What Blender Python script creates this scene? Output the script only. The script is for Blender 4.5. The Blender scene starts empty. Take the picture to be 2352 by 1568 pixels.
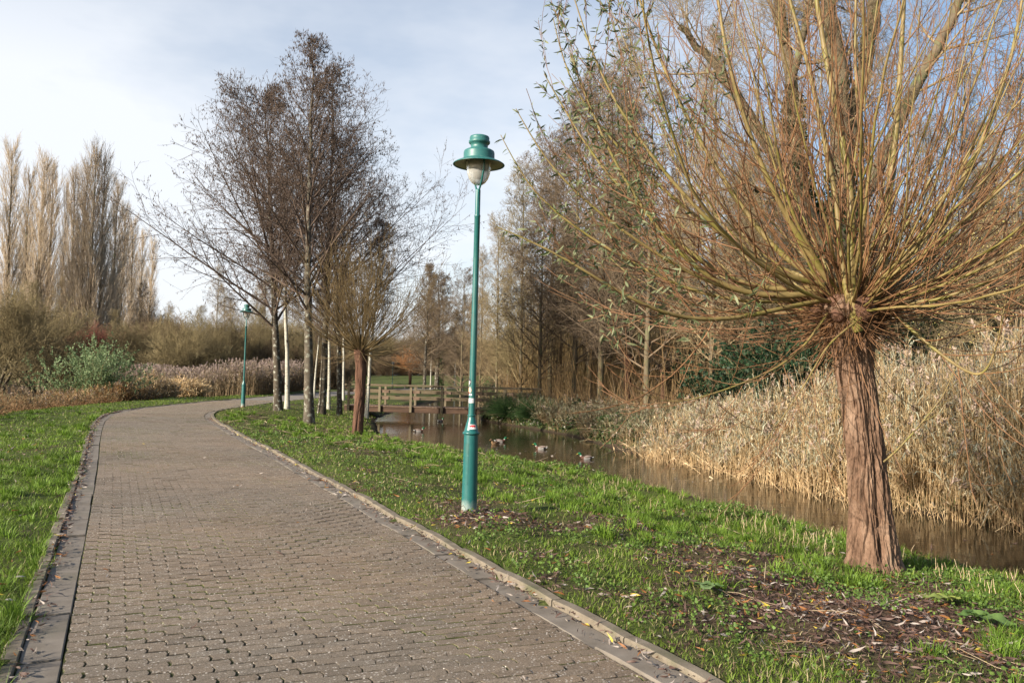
import bpy, math
import numpy as np
from mathutils import Matrix, Vector

SC = bpy.context.scene
COL = SC.collection
TAU = 2 * math.pi

# ---------------------------------------------------------------- noise
_pr = np.random.default_rng(7)
_TAB = _pr.random(4096).astype(np.float64)
_PERM = _pr.permutation(4096)

def _hash(ix):
    h = np.zeros(ix.shape[0], dtype=np.int64)
    for k in range(ix.shape[1]):
        h = _PERM[(h + ix[:, k]) & 4095]
    return _TAB[h]

def vnoise(p):
    p = np.asarray(p, dtype=np.float64)
    i = np.floor(p).astype(np.int64)
    f = p - i
    f = f * f * (3 - 2 * f)
    D = p.shape[1]
    out = np.zeros(p.shape[0])
    for c in range(1 << D):
        o = np.array([(c >> k) & 1 for k in range(D)])
        w = np.ones(p.shape[0])
        for k in range(D):
            w = w * (f[:, k] if o[k] else 1 - f[:, k])
        out += w * _hash(i + o)
    return out

def fbm(p, octv=4, gain=.5):
    s, a, t = 0, 1.0, 0
    p = np.asarray(p, dtype=np.float64)
    for k in range(octv):
        s = s + a * vnoise(p * (2.03 ** k) + 17.3 * k)
        t += a
        a *= gain
    return s / t

def n2(x, y, sc, octv=3):
    return fbm(np.stack([np.asarray(x) * sc, np.asarray(y) * sc], 1), octv)

def sstep(a, b, x):
    t = np.clip((x - a) / (b - a), 0, 1)
    return t * t * (3 - 2 * t)

# ---------------------------------------------------------------- meshes
class Geo:
    """collects vertices, quads, tris, n-gons and an optional colour per vertex, and links them as ONE mesh object"""
    def __init__(s):
        s.v, s.q, s.t, s.g, s.c, s.n = [], [], [], [], [], 0
    def add(s, v, q=None, t=None, col=None, g=None):
        v = np.asarray(v, dtype=np.float64).reshape(-1, 3)
        s.v.append(v)
        if q is not None and len(q): s.q.append(np.asarray(q).reshape(-1, 4) + s.n)
        if t is not None and len(t): s.t.append(np.asarray(t).reshape(-1, 3) + s.n)
        if g is not None and len(g): s.g.append(np.asarray(g) + s.n)
        if col is None: col = (.5, .5, .5)
        col = np.asarray(col, dtype=np.float64)
        if col.ndim == 1: col = np.broadcast_to(col, (len(v), 3))
        s.c.append(col)
        s.n += len(v)
        return s
    def data(s, name, mat, smooth=True):
        me = bpy.data.meshes.new(name)
        V = np.concatenate(s.v)
        C = np.concatenate(s.c)
        loops, starts, pos = [], [], 0
        for arr, k in ((s.q, 4), (s.t, 3)):
            if arr:
                a = np.concatenate(arr)
                loops.append(a.ravel())
                starts.append(pos + np.arange(len(a)) * k)
                pos += len(a) * k
        for a in s.g:
            k = a.shape[1]
            loops.append(a.ravel())
            starts.append(pos + np.arange(len(a)) * k)
            pos += len(a) * k
        L = np.concatenate(loops).astype(np.int32)
        S = np.concatenate(starts).astype(np.int32)
        me.vertices.add(len(V))
        me.vertices.foreach_set('co', V.astype(np.float32).ravel())
        me.loops.add(len(L))
        me.loops.foreach_set('vertex_index', L)
        me.polygons.add(len(S))
        me.polygons.foreach_set('loop_start', S)
        me.update(calc_edges=True)
        at = me.attributes.new('col', 'FLOAT_COLOR', 'POINT')
        at.data.foreach_set('color', np.concatenate([C, np.ones((len(C), 1))], 1).astype(np.float32).ravel())
        me.polygons.foreach_set('use_smooth', np.full(len(S), bool(smooth)))
        me.update()
        for m in (mat if isinstance(mat, (list, tuple)) else [mat]):
            me.materials.append(m)
        return me
    def obj(s, name, mat, parent=None, smooth=True, loc=None):
        o = bpy.data.objects.new(name, s.data(name, mat, smooth))
        COL.objects.link(o)
        if parent is not None: o.parent = parent
        if loc is not None: o.location = loc
        return o

def tag(o, label, cat, group=None, kind=None):
    o['label'] = label
    o['category'] = cat
    if group: o['group'] = group
    if kind: o['kind'] = kind
    return o

def thing(name, label, cat, loc=(0, 0, 0), rz=0, group=None, scale=1):
    o = bpy.data.objects.new(name, None)
    COL.objects.link(o)
    o.empty_display_size = .2
    o.location = loc
    o.rotation_euler = (0, 0, rz)
    o.scale = (scale,) * 3 if not isinstance(scale, tuple) else scale
    return tag(o, label, cat, group)

def dup(root, loc, rz=0, scale=1, label=None, group=None, tilt=None):
    r = root.copy()
    COL.objects.link(r)
    r.location = loc
    r.rotation_euler = (tilt[0] if tilt else 0, tilt[1] if tilt else 0, rz)
    r.scale = (scale,) * 3 if not isinstance(scale, tuple) else scale
    if label: r['label'] = label
    if group: r['group'] = group
    for ch in list(root.children):
        c = ch.copy()
        COL.objects.link(c)
        c.parent = r
        for g in list(ch.children):
            d = g.copy()
            COL.objects.link(d)
            d.parent = c
    return r

def norm(a):
    return a / np.maximum(np.linalg.norm(a, axis=-1, keepdims=True), 1e-9)

def tube(geo, P, R, sides=6, col=None, cap=False):
    """P (N,K,3) polylines, R (N,K) radii -> tubes; col: (3,), or (N,K,3)"""
    P = np.asarray(P, float); R = np.asarray(R, float)
    if P.ndim == 2: P = P[None]; R = R[None]
    N, K, _ = P.shape
    T = np.gradient(P, axis=1)
    T = norm(T)
    m = norm(T.mean(1))
    ref = np.where(np.abs(m[:, 2:3]) > .8, np.array([[1., .13, 0]]), np.array([[0, .1, 1.]]))
    A = norm(np.cross(T, ref[:, None, :]))
    B = np.cross(T, A)
    a = np.arange(sides) / sides * TAU
    V = P[:, :, None, :] + R[:, :, None, None] * (A[:, :, None, :] * np.cos(a)[None, None, :, None] + B[:, :, None, :] * np.sin(a)[None, None, :, None])
    idx = np.arange(N * K * sides).reshape(N, K, sides)
    q = np.stack([idx[:, :-1, :], np.roll(idx, -1, 2)[:, :-1, :], np.roll(idx, -1, 2)[:, 1:, :], idx[:, 1:, :]], -1).reshape(-1, 4)
    c = None
    if col is not None:
        col = np.asarray(col, float)
        c = col if col.ndim == 1 else np.repeat(col.reshape(N * K, 3), sides, 0)
    g = None
    if cap:
        g = np.concatenate([idx[:, 0, ::-1], idx[:, -1, :]])
    geo.add(V.reshape(-1, 3), q, col=c)
    if cap:
        geo.g.append(g + geo.n - V.shape[0] * K * sides if False else g + (geo.n - N * K * sides))
    return geo

def lathe(geo, prof, n=40, col=None, cz=0, close=False):
    """prof [(r,z)...] revolved round z"""
    prof = np.asarray(prof, float)
    a = np.arange(n) / n * TAU
    V = np.stack([prof[:, 0:1] * np.cos(a), prof[:, 0:1] * np.sin(a), np.repeat(prof[:, 1:2], n, 1) + cz], -1)
    K = len(prof)
    idx = np.arange(K * n).reshape(K, n)
    r = np.roll(idx, -1, 1)
    q = np.stack([idx[:-1], r[:-1], r[1:], idx[1:]], -1).reshape(-1, 4)
    geo.add(V.reshape(-1, 3), q, col=col)
    return geo

def box(geo, c, s, rz=0, col=None, bev=.0, jit=0):
    """box of size s centred at c; bev chamfers the vertical-profile edges"""
    x, y, z = [k / 2 for k in s]
    b = min(bev, x * .45, y * .45, z * .45)
    if b <= 0:
        v = np.array([[i, j, k] for k in (-z, z) for (i, j) in ((-x, -y), (x, -y), (x, y), (-x, y))], float)
        q = [[3, 2, 1, 0], [4, 5, 6, 7], [0, 1, 5, 4], [1, 2, 6, 5], [2, 3, 7, 6], [3, 0, 4, 7]]
        g = None
    else:
        rings = []
        for (zz, d) in ((-z, b), (-z + b, 0), (z - b, 0), (z, b)):
            X, Y = x - d, y - d
            bb = b if d == 0 else b * .6
            rings.append([[-X + bb, -Y, zz], [X - bb, -Y, zz], [X, -Y + bb, zz], [X, Y - bb, zz], [X - bb, Y, zz], [-X + bb, Y, zz], [-X, Y - bb, zz], [-X, -Y + bb, zz]])
        v = np.array(rings, float).reshape(-1, 3)
        q = []
        for r in range(3):
            for k in range(8):
                a, bq = r * 8 + k, r * 8 + (k + 1) % 8
                q.append([a, bq, bq + 8, a + 8])
        g = np.array([list(range(7, -1, -1)), list(range(24, 32))])
    ca, sa = math.cos(rz), math.sin(rz)
    v = v @ np.array([[ca, sa, 0], [-sa, ca, 0], [0, 0, 1]]) + np.array(c, float)
    n0 = geo.n
    geo.add(v, q, col=col)
    if g is not None: geo.g.append(g + n0)
    return geo

# ---------------------------------------------------------------- materials
def new_mat(name):
    m = bpy.data.materials.new(name)
    m.use_nodes = True
    nt = m.node_tree
    nt.nodes.clear()
    return m, nt, nt.nodes, nt.links

def mix_rgb(nt, a, b, fac, blend='MIX'):
    n = nt.nodes.new('ShaderNodeMix')
    n.data_type = 'RGBA'
    n.blend_type = blend
    L = nt.links
    if isinstance(fac, (int, float)): n.inputs[0].default_value = fac
    else: L.new(fac, n.inputs[0])
    for k, s in ((6, a), (7, b)):
        if isinstance(s, (tuple, list)): n.inputs[k].default_value = (*s[:3], 1)
        else: L.new(s, n.inputs[k])
    return n.outputs[2]

def noise_tex(nt, scale, detail=4, rough=.55, coord='Object', stretch=None, vec=None):
    if vec is None:
        tc = nt.nodes.new('ShaderNodeTexCoord')
        vec = tc.outputs[coord]
    if stretch:
        mp = nt.nodes.new('ShaderNodeMapping')
        mp.inputs['Scale'].default_value = stretch
        nt.links.new(vec, mp.inputs['Vector'])
        vec = mp.outputs[0]
    n = nt.nodes.new('ShaderNodeTexNoise')
    n.inputs['Scale'].default_value = scale
    n.inputs['Detail'].default_value = detail
    n.inputs['Roughness'].default_value = rough
    nt.links.new(vec, n.inputs['Vector'])
    return n.outputs[0]

def ramp(nt, fac, stops):
    r = nt.nodes.new('ShaderNodeValToRGB')
    e = r.color_ramp.elements
    while len(e) < len(stops): e.new(.5)
    for k, (p, c) in enumerate(stops):
        e[k].position = p
        e[k].color = (*c[:3], 1) if isinstance(c, (tuple, list)) else (c, c, c, 1)
    nt.links.new(fac, r.inputs[0])
    return r.outputs[0]

def finish(nt, col, rough=.8, bump=None, bstr=.3, bdist=.02, transl=0, spec=.3, metallic=0):
    L = nt.links
    p = nt.nodes.new('ShaderNodeBsdfPrincipled')
    p.inputs['Specular IOR Level'].default_value = spec
    p.inputs['Metallic'].default_value = metallic
    if isinstance(rough, (int, float)): p.inputs['Roughness'].default_value = rough
    else: L.new(rough, p.inputs['Roughness'])
    if isinstance(col, (tuple, list)): p.inputs['Base Color'].default_value = (*col[:3], 1)
    else: L.new(col, p.inputs['Base Color'])
    if bump is not None:
        b = nt.nodes.new('ShaderNodeBump')
        b.inputs['Strength'].default_value = bstr
        b.inputs['Distance'].default_value = bdist
        L.new(bump, b.inputs['Height'])
        L.new(b.outputs[0], p.inputs['Normal'])
    out = nt.nodes.new('ShaderNodeOutputMaterial')
    sh = p.outputs[0]
    if transl:
        t = nt.nodes.new('ShaderNodeBsdfTranslucent')
        if isinstance(col, (tuple, list)): t.inputs[0].default_value = (*col[:3], 1)
        else: L.new(col, t.inputs[0])
        mx = nt.nodes.new('ShaderNodeMixShader')
        mx.inputs[0].default_value = transl
        L.new(sh, mx.inputs[1]); L.new(t.outputs[0], mx.inputs[2])
        sh = mx.outputs[0]
    L.new(sh, out.inputs[0])
    return p

def attr_mat(name, rough=.75, transl=0, var=.25, vscale=3, spec=.25):
    """colour of each leaf / blade / feather patch from the mesh's own colour attribute, varied a little by noise"""
    m, nt, N, L = new_mat(name)
    a = N.new('ShaderNodeAttribute'); a.attribute_name = 'col'
    f = noise_tex(nt, vscale, 3)
    g = ramp(nt, f, [(.3, 1 - var), (.7, 1 + var)])
    c = mix_rgb(nt, a.outputs[0], g, 1, 'MULTIPLY')
    finish(nt, c, rough, transl=transl, spec=spec)
    return m

def noise_mat(name, c1, c2, scale=4, rough=.85, bump=0, bscale=None, stretch=None, c3=None, c3scale=2, c3lim=(.55, .65), spec=.25, bdist=.02, detail=5):
    m, nt, N, L = new_mat(name)
    f = noise_tex(nt, scale, detail, stretch=stretch)
    c = ramp(nt, f, [(.32, c1), (.68, c2)])
    if c3:
        f3 = noise_tex(nt, c3scale, 4)
        k = ramp(nt, f3, [(c3lim[0], 0.), (c3lim[1], 1.)])
        c = mix_rgb(nt, c, c3, k)
    b = noise_tex(nt, bscale or scale * 2, 6, stretch=stretch) if bump else None
    finish(nt, c, rough, b, bump, bdist, spec=spec)
    return m

# ---------------------------------------------------------------- camera
FPX, W2, H2 = 1893.0, 1176.0, 784.0            # focal length and centre in a 2352 x 1568 frame
EYE = 1.6
PITCH, ROLL = math.atan(83 / FPX), math.radians(1.5)
_R = np.array([1., 0, 0]); _U = np.array([0, -math.sin(PITCH), math.cos(PITCH)]); _F = np.array([0, math.cos(PITCH), math.sin(PITCH)])
CR = math.cos(ROLL) * _R + math.sin(ROLL) * _U
CU = math.cos(ROLL) * _U - math.sin(ROLL) * _R
CAM = np.array([0, 0, EYE])

def ray(x, y):
    return _F * FPX + CR * (x - W2) - CU * (y - H2)

def at_z(x, y, z):
    d = ray(x, y); return CAM + d * ((z - EYE) / d[2])

def at_y(x, y, Y):
    d = ray(x, y); return CAM + d * (Y / d[1])

cd = bpy.data.cameras.new('camera')
cd.sensor_width = 36
cd.lens = 36 * FPX / 2352
cd.clip_end = 2000
cd.clip_start = .05
cam = bpy.data.objects.new('camera', cd)
COL.objects.link(cam)
cam.matrix_world = Matrix(((CR[0], CU[0], -_F[0], 0), (CR[1], CU[1], -_F[1], 0), (CR[2], CU[2], -_F[2], EYE), (0, 0, 0, 1)))
SC.camera = cam

# ---------------------------------------------------------------- the lie of the land
_py = np.array([-9, 0, 4.2, 13.2, 19, 24, 28, 31, 34, 40, 60, 75, 95, 130, 180.])
_px = np.array([5.55, 1.33, -.65, -4.95, -7.8, -10.2, -11.95, -12.85, -13.35, -13.6, -13.8, -13.5, -11, -3, 6])
PY = np.arange(-9, 180, .25)
_k = np.ones(15) / 15
def _smooth(v):
    e = np.concatenate([v[0] - (v[1] - v[0]) * np.arange(7, 0, -1), v, v[-1] + (v[-1] - v[-2]) * np.arange(1, 8)])
    return np.convolve(e, _k, 'valid')
PX = _smooth(_smooth(np.interp(PY, _py, _px)))
PC = 1 / np.sqrt(1 + np.gradient(PX, PY) ** 2)
HALF, CHAN, KERB = 1.42, .22, .10
EDGE = HALF + CHAN + KERB

_cy = np.array([-12, -4, 0, 5, 9, 10.25, 13.5, 17.4, 21.2, 23.7, 26.2, 29, 38, 43, 55, 70, 82, 95, 103])
_cx = np.array([18, 13.4, 11, 8.1, 5.75, 5.0, 3.75, 2.1, -.2, -1.7, -3.9, -5.2, -6.9, -7.6, -7.9, -7.6, -7.0, -5.6, -3.5])
_fy = np.array([-12, 0, 8, 14, 16.9, 21.3, 24.4, 28, 34.5, 40, 44.5, 55, 80, 95, 103])
_fx = np.array([25, 17, 12, 8.7, 7.1, 5.9, 5.0, 3.8, 2.6, .4, -1.5, -2.2, -1.8, -2.2, -2.6])
SY = np.arange(-12, 103.1, .25)
SN = _smooth(np.interp(SY, _cy, _cx))
SN_C = 1 / np.sqrt(1 + np.gradient(SN, SY) ** 2)
SF = _smooth(np.interp(SY, _fy, _fx))
SF_C = 1 / np.sqrt(1 + np.gradient(SF, SY) ** 2)
WATER = -.75

def path_d(x, y):
    return (x - np.interp(y, PY, PX)) * np.interp(y, PY, PC)
def near_d(x, y):
    """metres from the near bank's crest towards the path (negative: down to the water)"""
    return (np.interp(y, SY, SN) - x) * np.interp(y, SY, SN_C)
def far_d(x, y):
    return (x - np.interp(y, SY, SF)) * np.interp(y, SY, SF_C)

def ground(x, y):
    x = np.asarray(x, float); y = np.asarray(y, float)
    sh = x.shape
    x = x.ravel(); y = y.ravel()
    pd, nd, fd = path_d(x, y), near_d(x, y), far_d(x, y)
    bump = (n2(x, y, .9, 3) - .5) * .09 + (n2(x + 40, y, 1.7, 3) - .5) * .20 * sstep(.3, 1.4, pd - EDGE) * (nd > -1) + (n2(x, y, .18, 2) - .5) * .16
    # between path and stream
    t = np.clip(nd / np.maximum(nd + (pd - EDGE), .05), 0, 1)
    z = -.47 * (1 - sstep(0, 1.0, t)) + .02
    # left of the path
    dl = -pd - EDGE
    left = -.75 * sstep(2.0, 6.5, dl) - .12 * sstep(7, 16, dl) + .55 * sstep(28, 60, dl)
    z = np.where(pd < 0, .02 + left, z)
    # stream bed and its banks
    inside = (y < 103)
    zn = np.interp(nd, [-1.6, -.75, -.3, 0], [-1.5, WATER - .02, -.62, -.45])
    zf = np.interp(fd, [-1.2, -.1, .15, .8, 3, 8, 30], [-1.5, WATER - .1, -.5, -.28, -.12, 0, .1])
    z = np.where(inside & (nd < 0), np.where(fd > -1.2, np.maximum(zf, np.where(fd > -.6, -9, zn)), zn), z)
    z = np.where(inside & (nd < 0) & (fd <= 0), np.maximum(zn, zf), z)
    z = np.where(inside & (nd < 0) & (fd > 0), zf, z)
    close = sstep(96, 103, y)
    z = np.where(inside & (nd < 0) & (fd < .5), z * (1 - close) + close * -.2, z)
    # lawn and mound far behind the bridge
    m = sstep(125, 175, y) * np.exp(-((x + 4) / 55) ** 2) * 2.6
    amp = sstep(EDGE + .02, EDGE + .6, np.abs(pd)) * np.where(z < WATER, .4, 1)
    z = z + bump * amp + m
    # the path's bed
    z = np.where(np.abs(pd) < EDGE - .04, -.05, z)
    z = np.where((np.abs(pd) >= EDGE - .04) & (np.abs(pd) < EDGE + .02), np.maximum(z - .0, -.02), z)
    return z.reshape(sh)

def gz(x, y):
    return float(ground(np.array([x]), np.array([y]))[0])

litter_c = [at_z(2000, 1450, -.2), at_z(1680, 1330, -.25), at_z(2080, 1390, -.25), at_z(1500, 1240, -.25), at_z(1085, 1195, -.03)]
def litter(x, y):
    """0..1 how bare and leaf-strewn the bank is"""
    d = np.zeros_like(x)
    for c, s, a in zip(litter_c, (1.0, 1.0, .7, .8, .5), (1.0, .85, .9, .55, .7)):
        d = np.maximum(d, a * np.exp(-((x - c[0]) ** 2 + ((y - c[1]) * .8) ** 2) / (2 * s * s)))
    k = n2(x + 31, y, 1.6, 4)
    return np.clip(d * 1.15 + (k - .5) * 2.0 - .10, 0, 1)

# ================================================================ ground sheet
def graded(lo, f0, f1, hi, step, grow=1.18):
    mid = np.arange(f0, f1 + step, step)
    a, s, v = [], step, f0
    while v > lo:
        s *= grow; v -= s; a.append(v)
    b, s, v = [], step, mid[-1]
    while v < hi:
        s *= grow; v += s; b.append(v)
    return np.concatenate([a[::-1], mid, b])
gx = graded(-420, -17, 13, 420, .17, 1.12)
gy = graded(-60, 1.5, 40, 520, .2, 1.08)
GX, GY = np.meshgrid(gx, gy)
GZ = ground(GX, GY)
nx, ny = len(gx), len(gy)
ii = np.arange(nx * ny).reshape(ny, nx)
g = Geo()
bare = np.where(path_d(GX.ravel(), GY.ravel()) > 0, litter(GX.ravel(), GY.ravel()), 0)
dryp = sstep(.50, .66, n2(GX.ravel() + 5, GY.ravel(), .55, 3)) * np.exp(-((GY.ravel() - 26) / 7) ** 2) * (path_d(GX.ravel(), GY.ravel()) > 0)
bare = np.clip(np.maximum(bare * 1.4, dryp), 0, 1)
g.add(np.stack([GX, GY, GZ], -1).reshape(-1, 3), col=np.stack([bare, bare, bare], 1), q=np.stack([ii[:-1, :-1], ii[:-1, 1:], ii[1:, 1:], ii[1:, :-1]], -1).reshape(-1, 4))
m, nt, N, L = new_mat('soil_and_turf')
f1 = noise_tex(nt, 1.3, 6, .65)
f2 = noise_tex(nt, 26, 5, .7)
soil = ramp(nt, f2, [(.3, (.030, .021, .014)), (.55, (.075, .055, .036)), (.75, (.14, .105, .07))])
turf = ramp(nt, f2, [(.3, (.038, .052, .014)), (.7, (.105, .138, .034))])
c = mix_rgb(nt, soil, turf, ramp(nt, f1, [(.34, 0.), (.52, 1.)]))
ab = N.new('ShaderNodeAttribute'); ab.attribute_name = 'col'
leafy_soil = ramp(nt, f2, [(.3, (.040, .026, .018)), (.55, (.10, .068, .045)), (.75, (.19, .14, .10))])
c = mix_rgb(nt, c, leafy_soil, ab.outputs[2])
tcg = N.new('ShaderNodeTexCoord'); sg = N.new('ShaderNodeSeparateXYZ'); L.new(tcg.outputs['Object'], sg.inputs[0])
mg = N.new('ShaderNodeMapRange'); mg.inputs[1].default_value = -.72; mg.inputs[2].default_value = -.52; mg.inputs[3].default_value = 1; mg.inputs[4].default_value = 0
L.new(sg.outputs[2], mg.inputs[0])
c = mix_rgb(nt, c, (.035, .026, .018), mg.outputs[0])
finish(nt, c, .95, noise_tex(nt, 40, 6, .7), .7, .03, spec=.1)
M_GROUND = m
tag(g.obj('ground', m), 'grassy park ground sloping from the brick path to the stream', 'ground', kind='structure')

# ================================================================ brick path
def s_frame(s0, s1, ds):
    """centre points, right-hand normals along the path, by arc length from y=0"""
    y = np.arange(-9, 150, .05)
    x = np.interp(y, PY, PX)
    sl = np.concatenate([[0], np.cumsum(np.hypot(np.diff(x), np.diff(y)))])
    sl = sl - np.interp(0, y, sl)
    S = np.arange(s0, s1, ds)
    return S, np.interp(S, sl, x), np.interp(S, sl, y)
_S, _SX, _SYY = s_frame(-8.5, 140, .1)
_TX, _TY = np.gradient(_SX, _S), np.gradient(_SYY, _S)
_k9 = np.ones(9) / 9
_h = np.hypot(_TX, _TY); _TX, _TY = _TX / _h, _TY / _h
def path_pt(s, t):
    cx, cy = np.interp(s, _S, _SX), np.interp(s, _S, _SYY)
    tx, ty = np.interp(s, _S, _TX), np.interp(s, _S, _TY)
    return cx + ty * t, cy - tx * t
def path_z(s, t):
    return (n2(s, t, .45, 3) - .5) * .055 + (n2(s * .6 + 9, t, 1.5, 2) - .5) * .016 + .012 * (1 - (t / HALF) ** 2)

rng = np.random.default_rng(11)
ROW, BL = .094, .208
g = Geo()
srows = np.arange(1.0, 48, ROW)
nb = int(2 * HALF / BL) + 3
cell_s, cell_t = [], []
for k, s in enumerate(srows):
    t0 = -HALF - BL + (k % 2) * BL / 2
    cell_s.append(np.full(nb, s)); cell_t.append(t0 + np.arange(nb) * BL)
cs, ct = np.concatenate(cell_s), np.concatenate(cell_t)
keep = (ct < HALF - .02) & (ct + BL > -HALF + .02)
cs, ct = cs[keep], ct[keep]
nB = len(cs)
# outline of one paver: wavy long sides, arrow-shaped ends
u = np.array([0, .25, .5, .75, 1, 1, 1, .75, .5, .25, 0, 0])
v = np.array([0, 0, 0, 0, 0, .5, 1, 1, 1, 1, 1, .5])
chev = np.array([0, 0, 0, 0, 0, 1, 0, 0, 0, 0, 0, 1.])
wav = np.array([0, 1, 0, -1, 0, 0, 0, -1, 0, 1, 0, 0.])
rings = []
gap = rng.uniform(.0006, .0024, nB)[:, None]
lgap = rng.uniform(.0014, .0034, nB)[:, None]
wide = (n2(cs, ct, 1.1, 2) - .45).clip(0, 1)[:, None] * .012 * (ct[:, None] < -.35)
gap = gap + wide
jit_s = rng.normal(0, .0009, nB)[:, None]; jit_t = rng.normal(0, .002, nB)[:, None]
zj = rng.normal(0, .0011, nB)[:, None]
ta, tb = rng.normal(0, .007, nB)[:, None], rng.normal(0, .009, nB)[:, None]
for (ins, dz) in ((.0036, 0), (.0008, -.0040), (0, -.03)):
    uu = u * BL + chev * .010
    T = ct[:, None] + uu[None] + np.where(u > .9, -1, np.where(u < .1, 1, 0))[None] * (gap + ins) + jit_t
    Sx = cs[:, None] + v[None] * ROW + wav[None] * .0035 + np.where(v > .9, -1, np.where(v < .1, 1, 0))[None] * (lgap + ins) + jit_s
    T = np.clip(T, -HALF + .004, HALF - .004)
    X, Y = path_pt(Sx, T)
    Z = path_z(np.repeat(cs + ROW / 2, 12), np.repeat(ct + BL / 2, 12)).reshape(nB, 12) + zj + ta * (T - ct[:, None] - BL / 2) + tb * (Sx - cs[:, None] - ROW / 2) + dz
    rings.append(np.stack([X, Y, Z], -1))
V = np.stack(rings, 1)                                  # nB,3,12,3
idx = np.arange(nB * 36).reshape(nB, 3, 12)
r = np.roll(idx, -1, 2)
q = np.stack([idx[:, 1:], r[:, 1:], r[:, :-1], idx[:, :-1]], -1).reshape(-1, 4)
tone = rng.normal(1, .075, nB) * (1 + (n2(cs, ct, .6, 3) - .5) * .35)
warm = (n2(cs + 9, ct * 1.5, .5, 2) - .5) * .14 + rng.normal(0, .014, nB)
colr = np.stack([.178 * tone * (1 + warm), .138 * tone, .099 * tone * (1 - warm)], -1)
moss = n2(cs, ct, 1.3, 3)[:, None]
mcol = np.array([[.044, .036, .026]]) * (1 - sstep(.42, .6, moss)) + np.array([[.062, .075, .014]]) * sstep(.42, .6, moss)
C3 = np.repeat(colr[:, None, None, :], 3, 1).repeat(12, 2)
C3[:, 1:] = mcol[:, None, None, :]
g.add(V.reshape(-1, 3), q, col=C3.reshape(-1, 3))
g.g.append(idx[:, 0, :])
m, nt, N, L = new_mat('brick_pavers')
a = N.new('ShaderNodeAttribute'); a.attribute_name = 'col'
f = noise_tex(nt, 130, 3, .6)
c = mix_rgb(nt, a.outputs[0], ramp(nt, f, [(.34, .40), (.5, 1.), (.64, 1.45)]), 1, 'MULTIPLY')
vo = N.new('ShaderNodeTexVoronoi'); vo.inputs['Scale'].default_value = 62
tc = N.new('ShaderNodeTexCoord'); L.new(tc.outputs['Object'], vo.inputs['Vector'])
sp = ramp(nt, vo.outputs['Color'], [(.66, 0.), (.76, 1.)])
sz = ramp(nt, vo.outputs['Distance'], [(.25, 1.), (.45, 0.)])
mm = N.new('ShaderNodeMath'); mm.operation = 'MULTIPLY'; L.new(sp, mm.inputs[0]); L.new(sz, mm.inputs[1])
c = mix_rgb(nt, c, (.46, .42, .37), mm.outputs[0])
finish(nt, c, .8, noise_tex(nt, 150, 4, .7), .8, .006, spec=.35)
M_PAVER = m
path = g.obj('path', m, smooth=False)
tag(path, 'grey brown path of zigzag brick pavers with mossy joints, curving left', 'path', kind='structure')
# bedding under the pavers, mossy; farther on one worn sheet
def strip(geo, s0, s1, ds, t0, t1, nt_, dz, col):
    S = np.arange(s0, s1, ds); T = np.linspace(t0, t1, nt_)
    A, B = np.meshgrid(S, T, indexing='ij')
    X, Y = path_pt(A, B)
    Z = path_z(A.ravel(), B.ravel()).reshape(A.shape) + dz
    i = np.arange(A.size).reshape(A.shape)
    geo.add(np.stack([X, Y, Z], -1).reshape(-1, 3), np.stack([i[:-1, :-1], i[:-1, 1:], i[1:, 1:], i[1:, :-1]], -1).reshape(-1, 4), col=col)
g = Geo(); strip(g, -8, 48.2, .12, -HALF, HALF, 16, -.0085, (.1, .1, .05))
M_JOINT = noise_mat('mossy_joint_sand', (.040, .034, .022), (.075, .088, .018), 5, .95, c3=(.03, .026, .02), c3scale=3)
tag(g.obj('path_bedding', M_JOINT), 'dark mossy sand in the joints of the brick path', 'path', kind='structure')
g = Geo(); strip(g, 48.0, 138, .3, -HALF, HALF, 8, .002, (.2, .175, .145))
tag(g.obj('far_path', attr_mat('worn_path', .85, vscale=6)), 'far stretch of the brick path running on behind the trees', 'path', kind='structure')

# edging: flat concrete channel slabs and a raised kerb on both sides, one metre pieces
M_CONC = noise_mat('concrete_slabs', (.135, .115, .092), (.205, .178, .148), 5, .85, .35, 120, c3=(.125, .115, .085), c3scale=1.6, c3lim=(.58, .75), bdist=.006)
M_KERB = noise_mat('concrete_kerb', (.125, .104, .076), (.215, .182, .138), 7, .85, .4, 90, c3=(.10, .10, .055), c3scale=2.5, c3lim=(.52, .7), bdist=.006)
def edging(name, t0, t1, h, length, mat, label, s0, s1, crown=0):
    g = Geo()
    r = np.random.default_rng(int(abs(t0) * 100) + (3 if t0 < 0 else 0))
    for s in np.arange(s0, s1, length):
        K = 5
        S = np.linspace(s + .006, s + length - .006, K)
        dz, dt = r.normal(0, .004), r.normal(0, .004)
        tl = r.normal(0, .003)
        w = t1 - t0
        bv = .007
        prof = [(0, -.09), (0, h - bv), (bv, h), (w - bv, h + crown), (w, h - bv), (w, -.09)]
        V = []
        for k in range(K):
            e = .010 if k in (0, K - 1) else 0
            for (pt, pz) in prof:
                X, Y = path_pt(S[k:k + 1], np.array([t0 + pt + dt]))
                zz = path_z(S[k:k + 1], np.clip(np.array([t0]), -HALF, HALF))[0]
                V.append((X[0], Y[0], zz + pz + dz + tl * (k - 2) - (e if pz > 0 or h <= .03 and pz > -.05 else 0)))
        i = np.arange(K * 6).reshape(K, 6)
        q = np.stack([i[:-1, :-1], i[:-1, 1:], i[1:, 1:], i[1:, :-1]], -1).reshape(-1, 4)
        n0 = g.n
        g.add(V, q)
        g.g.append(np.array([[5, 4, 3, 2, 1, 0], list(range((K - 1) * 6, K * 6))]) + n0)
    o = g.obj(name, mat, smooth=False)
    return tag(o, label, 'kerb', kind='structure')
edging('kerb', HALF + CHAN, EDGE - .012, .042, .92, M_KERB, 'raised pale concrete kerb along the stream side of the path', -8, 80)
edging('kerb', -EDGE + .01, -HALF - CHAN - .004, .018, .92, M_KERB, 'raised concrete kerb along the left side of the path, half under grass', -8, 80)
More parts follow.
